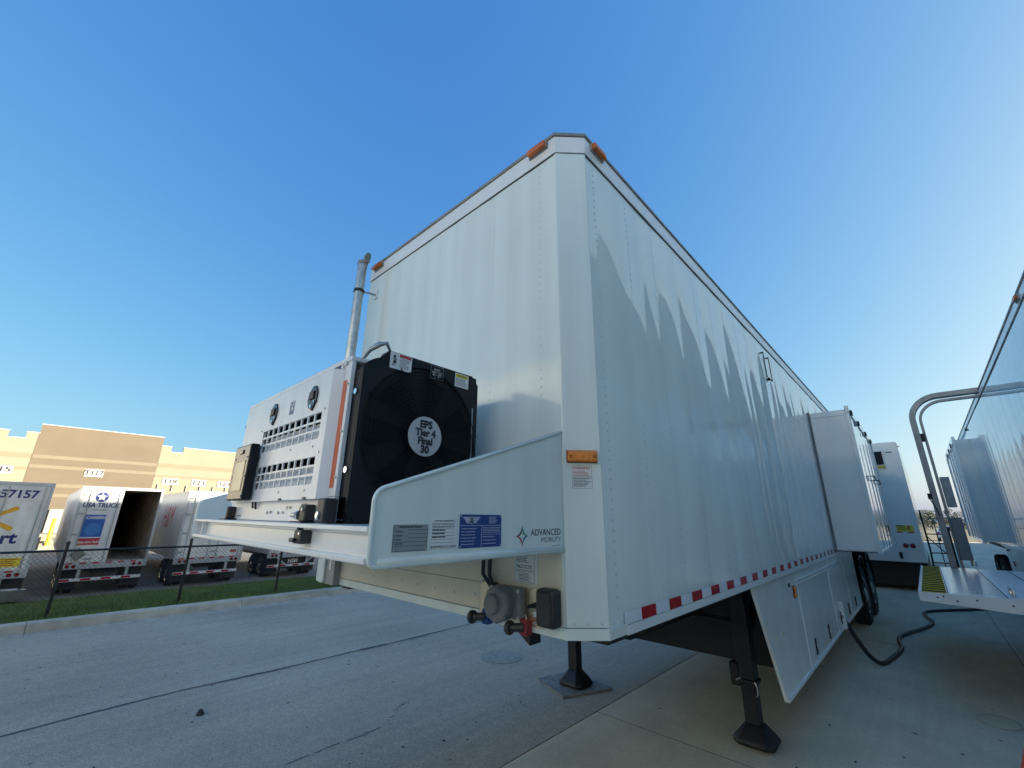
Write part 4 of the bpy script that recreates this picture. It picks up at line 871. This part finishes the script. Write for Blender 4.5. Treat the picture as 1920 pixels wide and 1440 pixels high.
MB().prism([(4.1, .35), (5.9, .35), (5.95, .8), (5.75, .95), (5.55, 1.45), (4.45, 1.45), (4.25, .95), (4.05, .8)], 'y', 60, 64.3).build('body', M['car_white'], CR, bevel=.08)
MB().prism([(4.33, .98), (5.67, .98), (5.5, 1.38), (4.5, 1.38)], 'y', 59.97, 59.99).build('rear_window', M['glass_dark'], CR)
for x in (4.25, 5.75):
    MB().box(x - .1, x + .1, 59.97, 60.0, .7, .85).build('tail_lamp', M['red_lamp'], CR)
    for y in (60.9, 63.4): MB().cyl((x - .1, y, .33), (x + .1, y, .33), .33, 20).build('wheel', M['tyre'], CR)

# ================================================================== FENCE
FX = -8.06
FN = thing('chain_link_fence', 'low black chain-link fence standing in the grass', 'fence', (FX, 3, 0))
yy = -1.18 - 1.87 * 3; pys = []
while yy < 24: pys.append(yy); yy += 1.87
pm = MB().cyl((0, 0, -.3), (0, 0, 1.30), .026, 10).mesh('post'); pm.materials.append(M['fence_black'])
for i, y in enumerate(pys):
    place('post', pm, FN, (FX, y, 0)); MB().lathe([(.032, 1.295), (.032, 1.32), (.008, 1.345)], (FX, y, 0), 'z', 10).build('post_cap', M['fence_black'], FN)
    if i: MB().cyl((FX, pys[i - 1], 1.18), (FX, y, 1.18), .019, 8).build('top_rail', M['fence_black'], FN)
q = MB(); ya, yb_ = pys[0], pys[-1]; z0, z1 = .05, 1.17; H_ = z1 - z0; s = .075; yv = ya - H_
def wire(a, b, r=.0022):
    a = Vector(a); b = Vector(b); d_ = (b - a).normalized(); u_ = Vector((1, 0, 0)); v_ = d_.cross(u_)
    q.add([p + u_ * r * c_ + v_ * r * s_ for p in (a, b) for c_, s_ in ((1, 0), (-.5, .87), (-.5, -.87))], [(0, 1, 4, 3), (1, 2, 5, 4), (2, 0, 3, 5)])
while yv < yb_:
    a, b = max(yv, ya), min(yv + H_, yb_)
    if b > a:
        wire((FX + .02, a, z0 + a - yv), (FX + .02, b, z0 + b - yv)); wire((FX + .024, a, z1 - (a - yv)), (FX + .024, b, z1 - (b - yv)))
    yv += s
stuff(q.build('wire_mesh', M['fence_black'], FN, recalc=False))

# ================================================================== FAR TRAILERS (rears face +X)
YG = -1.25
def far_trailer(label, y0, y1, xr, length=16, side='trailer_white', rear='trailer_white', ztop=2.86, open_right=False, zfl=-.10):
    t = thing('semi_trailer', label, 'trailer', (xr - 8, (y0 + y1) / 2, YG), 'trailers parked with their rear ends to the fence')
    xf = xr - length
    MB().box(xf, xr - .06, y0, y0 + .04, zfl, ztop - .09).build('side_wall', M[side], t); MB().box(xf, xr - .06, y1 - .04, y1, zfl, ztop - .09).build('side_wall', M[side], t)
    MB().box(xf, xr - .06, y0, y1, ztop - .088, ztop - .03).build('roof', M['trailer_silver'], t); MB().box(xf, xr - .06, y0 + .041, y1 - .041, zfl, zfl + .06).build('floor', M['trailer_interior'], t); MB().box(xf, xf + .04, y0 + .041, y1 - .041, zfl + .061, ztop - .09).build('front_wall', M['trailer_interior'], t)
    for (a, b, c_, d_) in ((y0 - .01, y0 + .07, zfl - .2, ztop), (y1 - .07, y1 + .01, zfl - .2, ztop), (y0 + .071, y1 - .071, ztop - .12, ztop - .002), (y0 + .071, y1 - .071, zfl - .2, zfl + .05)):
        MB().box(xr - .07, xr, a, b, c_, d_).build('rear_frame', M['trailer_silver'], t, bevel=.01)
    if open_right:
        MB().box(xf + .05, xr - .2, y0 + .045, y0 + .055, zfl + .07, ztop - .1).build('lining', M['trailer_interior'], t); MB().box(xf + .05, xr - .2, y1 - .055, y1 - .045, zfl + .07, ztop - .1).build('lining', M['trailer_interior'], t); MB().box(xf + .05, xr - .2, y0 + .06, y1 - .06, ztop - .1, ztop - .09).build('lining', M['trailer_interior'], t)
    mid = (y0 + y1) / 2
    ds = [(y0 + .075, mid - .004)] + ([] if open_right else [(mid + .004, y1 - .075)]); doors_ = []
    for a, b in ds:
        dd = MB().box(xr - .05, xr + .005, a, b, zfl + .055, ztop - .125).build('rear_door', M[rear], t, bevel=.008); doors_.append(dd)
        for yr in (a + .22, b - .12):
            MB().cyl((xr + .03, yr, zfl + .08), (xr + .03, yr, ztop - .15), .016, 8).build('lock_rod', M['galvanised'], dd)
        for z in (zfl + .3, zfl + 1.1, zfl + 1.9, ztop - .35):
            MB().box(xr + .005, xr + .02, a, a + .16, z - .03, z + .03).build('hinge', M['galvanised'], dd)
    # underride guard
    for y in (y0 + .55, y1 - .62): MB().box(xr - .12, xr - .06, y, y + .10, YG + .62, zfl - .2).build('guard_leg', M['trailer_silver'], t)
    gbm = MB().box(xr - .13, xr - .03, y0 + .08, y1 - .08, YG + .50, YG + .62).build('guard_bar', M['trailer_silver'], t, bevel=.008)
    n = 8; ww = (y1 - y0 - .2) / n
    for k in range(n): MB().box(xr - .03, xr - .026, y0 + .1 + k * ww, y0 + .1 + (k + 1) * ww - .01, YG + .525, YG + .595).build('reflective_tape', M['red_tape' if k % 2 == 0 else 'sticker_white'], gbm)
    for y in (y0 + .22, y0 + .40, y1 - .40, y1 - .22):
        b = MB().cyl((xr, y, zfl - .09), (xr + .02, y, zfl - .09), .062, 16).build('tail_lamp', M['black_rubber'], t); MB().cyl((xr + .02, y, zfl - .09), (xr + .032, y, zfl - .09), .05, 16).build('lens', M['red_lamp'], b)
    for k in range(6):
        yk_ = y0 + .15 + k * (y1 - y0 - .3) / 6; MB().box(xr + .0005, xr + .004, yk_, yk_ + .2, zfl - .01, zfl + .04).build('reflective_tape', M['red_tape'], t)
    MB().box(xr - 2.9, xr - .3, y0 + .9, y1 - .9, YG + .75, zfl - .01).build('bogie', M['black_metal'], t); MB().box(xr - 14, xr - .3, y0 + .75, y1 - .75, zfl - .3, zfl - .01).build('frame', M['black_metal'], t)
    for x in (xr - 1.1, xr - 2.4):
        for y, rz in ((y0 + .14, 0), (y0 + .47, 0), (y1 - .14, R(180)), (y1 - .47, R(180))): wheel(t, (x, y, YG + .52), rz)
    for y in (y0 + .05, y1 - .65): MB().box(xr - .42, xr - .40, y, y + .6, YG + .2, zfl - .2).build('mud_flap', M['black_rubber'], t)
    for x in (xr - 12.3,):
        for y in (y0 + .4, y1 - .4): MB().box(x - .07, x + .07, y - .07, y + .07, YG, zfl - .02).build('landing_leg', M['black_metal'], t)
    return t, doors_
RU, RV = (0, 1, 0), (0, 0, 1)
# first: big digits, spark emblem
t1, d1 = far_trailer('far trailer at the left edge with large blue digits on its rear door', -4.12, -1.53, -19.3, ztop=2.84)
xd = -19.293
text('lettering', '157157', M['navy'], d1[1], (xd, -1.86, 2.42), RU, RV, .36, 'RIGHT', bold=.03)
q = MB(); sc_c = (-2.84, 1.62)
for k in range(6):
    a = R(30 + 60 * k); d_ = Vector((math.cos(a), math.sin(a))); n_ = Vector((-d_.y, d_.x)); P0 = []
    for (l, w_) in ((.20, .035), (.24, .055), (.66, .075), (.72, .045)): P0.append((Vector(sc_c) + d_ * l + n_ * w_, Vector(sc_c) + d_ * l - n_ * w_))
    pl_ = [p[0] for p in P0] + [p[1] for p in P0[::-1]]
    q.add([(xd + .001, p.x, p.y) for p in pl_], [tuple(range(8))])
q.build('spark_emblem', M['brand_yellow'], d1[1], recalc=True)
text('lettering', 'Walmart', M['navy'], d1[1], (xd, -2.04, .98), RU, RV, .52, 'RIGHT', bold=.035)
yp = MB().box(xd, xd + .004, -2.36, -1.76, .06, .36).build('placard', M['sticker_yellow'], d1[1]); lines('fine_print', M['amber_dark'], yp, (xd + .004, -2.30, .29), RU, RV, .5, 4, .03, .06, seed=51)
MB().box(-19.36, -19.24, -3.9, -1.42, -1.02, -.66).build('lift_gate', M['aluminium'], t1, bevel=.01)
# second: right half open
t2, d2 = far_trailer('far trailer with its right rear door open to a dark hold', -.72, 1.90, -21.3, ztop=2.88, open_right=True)
xd = -21.293; D2 = d2[0]
text('lettering', 'USA TRUCK', M['navy'], D2, (xd, -.03, 2.13), RU, RV, .25, bold=.03, shear=.12, fit=1.12)
MB().lathe([(.20, 0), (.20, .004)], (xd, -.07, 2.46), 'x', 28).build('roundel', M['navy'], D2)
q = MB(); q.add([(xd + .006, -.07 + (.17 if k % 2 == 0 else .068) * math.sin(k * math.pi / 5), 2.46 + (.17 if k % 2 == 0 else .068) * math.cos(k * math.pi / 5)) for k in range(10)] + [(xd + .006, -.07, 2.46)], [(k, (k + 1) % 10, 10) for k in range(10)]); q.build('star', M['sticker_white'], D2)
for sg in (-1, 1):
    for z in (2.42, 2.465, 2.51): MB().box(xd, xd + .003, -.07 + sg * .21, -.07 + sg * .44, z, z + .018).build('stripe', M['navy' if z != 2.465 else 'ink_red'], D2)
lines('fine_print', M['frame_grey'], D2, (xd, -.28, 1.93), RU, RV, .5, 1, .035, .05, rag=0, seed=52)
ps = MB().box(xd, xd + .004, -.43, .22, .60, 1.76).build('careers_poster', M['deep_blue'], D2); MB().box(xd + .004, xd + .006, -.43, .22, .60, .85).build('red_band', M['ink_red'], ps); MB().box(xd + .004, xd + .006, -.43, .22, .86, .90).build('white_rule', M['sticker_white'], ps)
text('lettering', 'CAREERS', M['sticker_white'], ps, (xd + .006, -.08, 1.64), RU, RV, .15, bold=.025, shear=.12); text('lettering', '866-654-7689', M['sticker_white'], ps, (xd + .007, -.10, .70), RU, RV, .112, bold=.02, shear=.1)
MB().lathe([(.24, 0), (.24, .002)], (xd + .004, -.08, 1.20), 'x', 20).build('faded_portrait', M['photo_blue'], ps)
pd = MB().add([(xd + .004, -.30 + a * .26, .24 + b * .26) for a, b in ((0, 1), (1, 0), (0, -1), (-1, 0))], [(0, 1, 2, 3)]).build('hazard_diamond', M['aluminium'], D2)
MB().box(xd, xd + .003, -.12, .14, .04, .10).build('plate', M['frame_grey'], D2)
# third
t3, d3 = far_trailer('far silver-sided trailer with red lettering on its side', 2.80, 5.42, -21.0, side='trailer_silver', ztop=2.86)
text('lettering', 'H&M', M['ink_red'], t3, (-24.6, 2.797, 1.62), (1, 0, 0), (0, 0, 1), 1.5, bold=.0, shear=.25, sx=.8)
MB().box(-20.995, -20.99, 4.9, 5.15, .12, .22).build('sticker', M['ink_red'], d3[1])
# fourth
t4, d4 = far_trailer('far trailer mostly hidden behind the nose deck, lettered mud flap', 6.75, 9.35, -21.4, side='trailer_silver', ztop=2.86)
fl = MB().box(-21.62, -21.60, 7.55, 8.75, -.86, -.32).build('mud_flap', M['black_rubber'], t4); text('lettering', 'HSM', M['sticker_white'], fl, (-21.60, 8.1, -.5), RU, RV, .26, bold=.04)
for s0, s1 in ((7.2, 7.75), (9.0, 8.45)): MB().prism([(s0, -.32), (s0 + .12, -.32), (s1 + .12, -.74), (s1, -.74)], 'x', -21.46, -21.40).build('guard_brace', M['trailer_silver'], t4)

# ================================================================== DOCK BUILDING
XB = -57
DB = thing('dock_building', 'long cream and tan warehouse with notched parapet behind the parked trailers', 'building', (XB - 10, 3, YG))
def wallseg(y0, y1, zt, mt, x=XB, notches=()):
    edges = sorted(notches); cur = y0; pts = [(y0, YG)]
    pts.append((y0, zt))
    for a, b in edges: pts += [(a, zt), (a, zt - .62), (b, zt - .62), (b, zt)]
    pts += [(y1, zt), (y1, YG)]
    o = MB().prism(pts, 'x', x - .3, x).build('wall_panel', M[mt], DB)
    up = pts[1:-1]
    cpv = MB()
    for i in range(len(up) - 1):
        (a, za), (b, zb_) = up[i], up[i + 1]
        if abs(za - zb_) < 1e-6: cpv.box(x - .34, x + .05, a - .04, b + .04, za, za + .07)
    cpv.build('coping', M['coping_white'], o)
    return o
wallseg(-60, -3.52, 9.05, 'wall_cream', notches=[(-5.45 - 9.2 * k - 1.0 * 0, -4.33 - 9.2 * k) for k in range(5)][::-1])
wallseg(-3.52, 5.85, 9.90, 'wall_tan', XB + .03)
wallseg(5.85, 90, 8.98, 'wall_cream', notches=[(6.72 + 9.2 * k, 7.83 + 9.2 * k) for k in range(8)])
for z0, z1 in ((6.72, 7.05), (5.80, 6.12), (4.1, 4.42), (3.2, 3.5)):
    MB().box(XB + .03, XB + .05, -3.5, 5.83, z0, z1).build('band', M['band_light'], DB)
for z0, z1 in ((6.68, 7.12), (5.60, 5.84)):
    MB().box(XB, XB + .02, -60, -3.54, z0, z1).build('band', M['band_dark'], DB); MB().box(XB, XB + .02, 5.87, 90, z0, z1).build('band', M['band_dark'], DB)
def sign(y, s, z=5.25, x=XB, h=.52):
    b = MB().box(x + .02, x + .06, y - .70, y + .70, z - .36, z + .36).build('number_sign', M['coping_white'], DB); text('lettering', s, M['ink'], b, (x + .065, y, z), RU, RV, .62, bold=.03, fit=.36 * len(s))
sign(-5.1, '115', 5.52); sign(1.05, 'T117', 5.62, XB + .03); sign(7.3, '119', 5.2); sign(9.95, '121', 5.2); sign(12.5, '123', 5.2)
for k in range(22):
    y = 6.3 + 1.28 * k
    MB().box(XB + .02, XB + .14, y - .025, y + .025, 4.2, 4.85).build('dock_light', M['frame_grey'], DB)
for y in (-12.5, -9, -5.5, 7.3, 9.95, 12.5, 15.5, 18.5):
    dr = MB().box(XB + .02, XB + .08, y - 1.2, y + 1.2, 0, 3.0).build('dock_door', M['coping_white'], DB)
    for (a, b, c_, d_) in ((y - 1.55, y - 1.21, -.1, 3.3), (y + 1.21, y + 1.55, -.1, 3.3), (y - 1.2, y + 1.2, 3.01, 3.4)): MB().box(XB + .02, XB + .45, a, b, c_, d_).build('dock_seal', M['black_rubber'], dr)
st_ = MB().box(XB + .16, XB + 3.2, -2.6, 4.6, YG, -.05).build('dock_apron', M['concrete_dock'], DB, bevel=.02)
for k in range(6): MB().box(XB + 3.21 + k * .32, XB + 3.53 + k * .32, -1.2, .4, YG, -.25 - k * .17).build('stair_step', M['concrete_dock'], DB)
MB().box(XB + .17, XB + .25, -1.2, .2, -.04, 2.1).build('door', M['frame_grey'], DB)
bm_ = MB().lathe([(.14, YG), (.14, 1.2), (.09, 1.3), (.02, 1.33)], (XB + 4.6, -.75, 0), 'z', 14).build('bollard', M['bollard_yellow'], auto=40); tag(bm_, 'yellow bollard left of the open trailer at the dock wall', 'bollard', 'yellow dock bollards')
bm2 = MB().lathe([(.14, YG), (.14, .1), (.09, .2), (.02, .23)], (XB + 5.2, .9, 0), 'z', 14).build('bollard', M['bollard_yellow'], auto=40); tag(bm2, 'short yellow bollard at the foot of the dock stairs', 'bollard', 'yellow dock bollards')
MB().box(XB - 60, XB - .31, -60, 90, 7.4, 7.7).build('roof', M['grey_wall'], DB); MB().box(XB - 60, XB - 59.7, -60, 90, YG, 7.39).build('wall_panel', M['wall_cream'], DB)

# ================================================================== BUILDING THAT SHADES THE LOT (right of the trailers)
XS, HS = 10.6, 13.6
SB = thing('shop_building', 'tall grey-white workshop wall standing right of the parked trailers', 'building', (XS + 15, 15, 0))
yy = 2
while yy < 62:
    MB().box(XS, XS + .25, yy + .012, yy + 6 - .012, 0, HS).build('wall_panel', M['grey_wall'], SB, bevel=.015); yy += 6
MB().box(XS - .06, XS + .32, 1.95, 62.05, HS + .002, HS + .22).build('coping', M['coping_white'], SB)
MB().box(XS + .26, XS + 34, 2.1, 61.9, HS - .8, HS - .4).build('roof', M['grey_wall'], SB); MB().box(XS + .26, XS + 34, 2.0, 2.3, 0, HS).build('wall_panel', M['grey_wall'], SB); MB().box(XS + .26, XS + 34, 61.7, 62.0, 0, HS).build('wall_panel', M['grey_wall'], SB)

# ================================================================== UNSEEN WAREHOUSE ADDED BEHIND THE CAMERA (bounces sunlight)
WH = thing('warehouse', 'unseen cream warehouse added behind the camera to bounce sunlight on the foreground trailer', 'building', (-20, -30, 0))
xx = -74
while xx < 30:
    MB().box(xx + .012, xx + 8 - .012, -17.3, -17, 0, 10.5).build('wall_panel', M['bounce_cream'], WH, bevel=.015); xx += 8
MB().box(-74.1, 30.1, -17.36, -16.94, 10.502, 10.7).build('coping', M['coping_white'], WH); MB().box(-74, 30, -60, -17.31, 9.6, 10).build('roof', M['grey_wall'], WH)
for xx in (-40, -28, -16, -4, 8):
    d_ = MB().box(xx - 1.8, xx + 1.8, -16.985, -16.94, .02, 4.2).build('roller_door', M['coping_white'], WH)
    for z in [.35 * k for k in range(1, 12)]: MB().box(xx - 1.78, xx + 1.78, -16.939, -16.93, z, z + .03).build('door_rib', M['frame_grey'], d_)
# ================================================================== FAR TREES
def tree(x, y, h, seed, label):
    rr = random.Random(seed); t = thing('tree', label, 'tree', (x, y, gz(x)), 'trees on the far horizon')
    z0 = gz(x); q = MB(); q.tube([(x, y, z0 - .2), (x + .1, y, z0 + h * .35), (x - .05, y, z0 + h * .75)], [h * .03, h * .022, h * .008], 7)
    for k in range(7):
        a = rr.uniform(0, 6.28); zz = z0 + h * rr.uniform(.3, .65); q.tube([(x, y, zz), (x + math.cos(a) * h * .2, y + math.sin(a) * h * .2, zz + h * .15)], [h * .012, h * .004], 5)
    q.build('trunk', M['bark'], t, recalc=False); q = MB()
    lobes = [(rr.gauss(0, .24) * h, rr.gauss(0, .2) * h, h * rr.uniform(.18, .88), h * rr.uniform(.12, .22)) for _ in range(18)]
    for k in range(2600):
        lx, ly, lz, lr = rr.choice(lobes); v = Vector((rr.gauss(0, 1), rr.gauss(0, 1), rr.gauss(0, 1))).normalized() * lr * rr.uniform(.5, 1.05); c_ = Vector((x + lx, y + ly, z0 + lz)) + v
        a = Vector((rr.gauss(0, 1), rr.gauss(0, 1), rr.gauss(0, 1))).normalized(); b = a.orthogonal().normalized(); s_ = h * rr.uniform(.012, .03)
        q.add([c_ + a * s_, c_ + b * s_ * .7, c_ - a * s_, c_ - b * s_ * .7], [(0, 1, 2, 3)])
    stuff(q.build('crown', M['leaf'], t, recalc=False)); return t
tl = ['leftmost tree in the gap beside the lift mast', 'tree second from left on the far horizon', 'middle tree on the far horizon', 'tree second from right on the far horizon', 'rightmost tree on the far horizon, behind the lift mast', 'tree at the far end of the distant field']
for i, (x, y, h) in enumerate(((2.4, 150, 4.2), (4.6, 160, 5.0), (6.6, 145, 3.8), (9.0, 165, 5.2), (11.2, 150, 4.4), (13.8, 160, 5))): tree(x, y, h, 60 + i, tl[i])
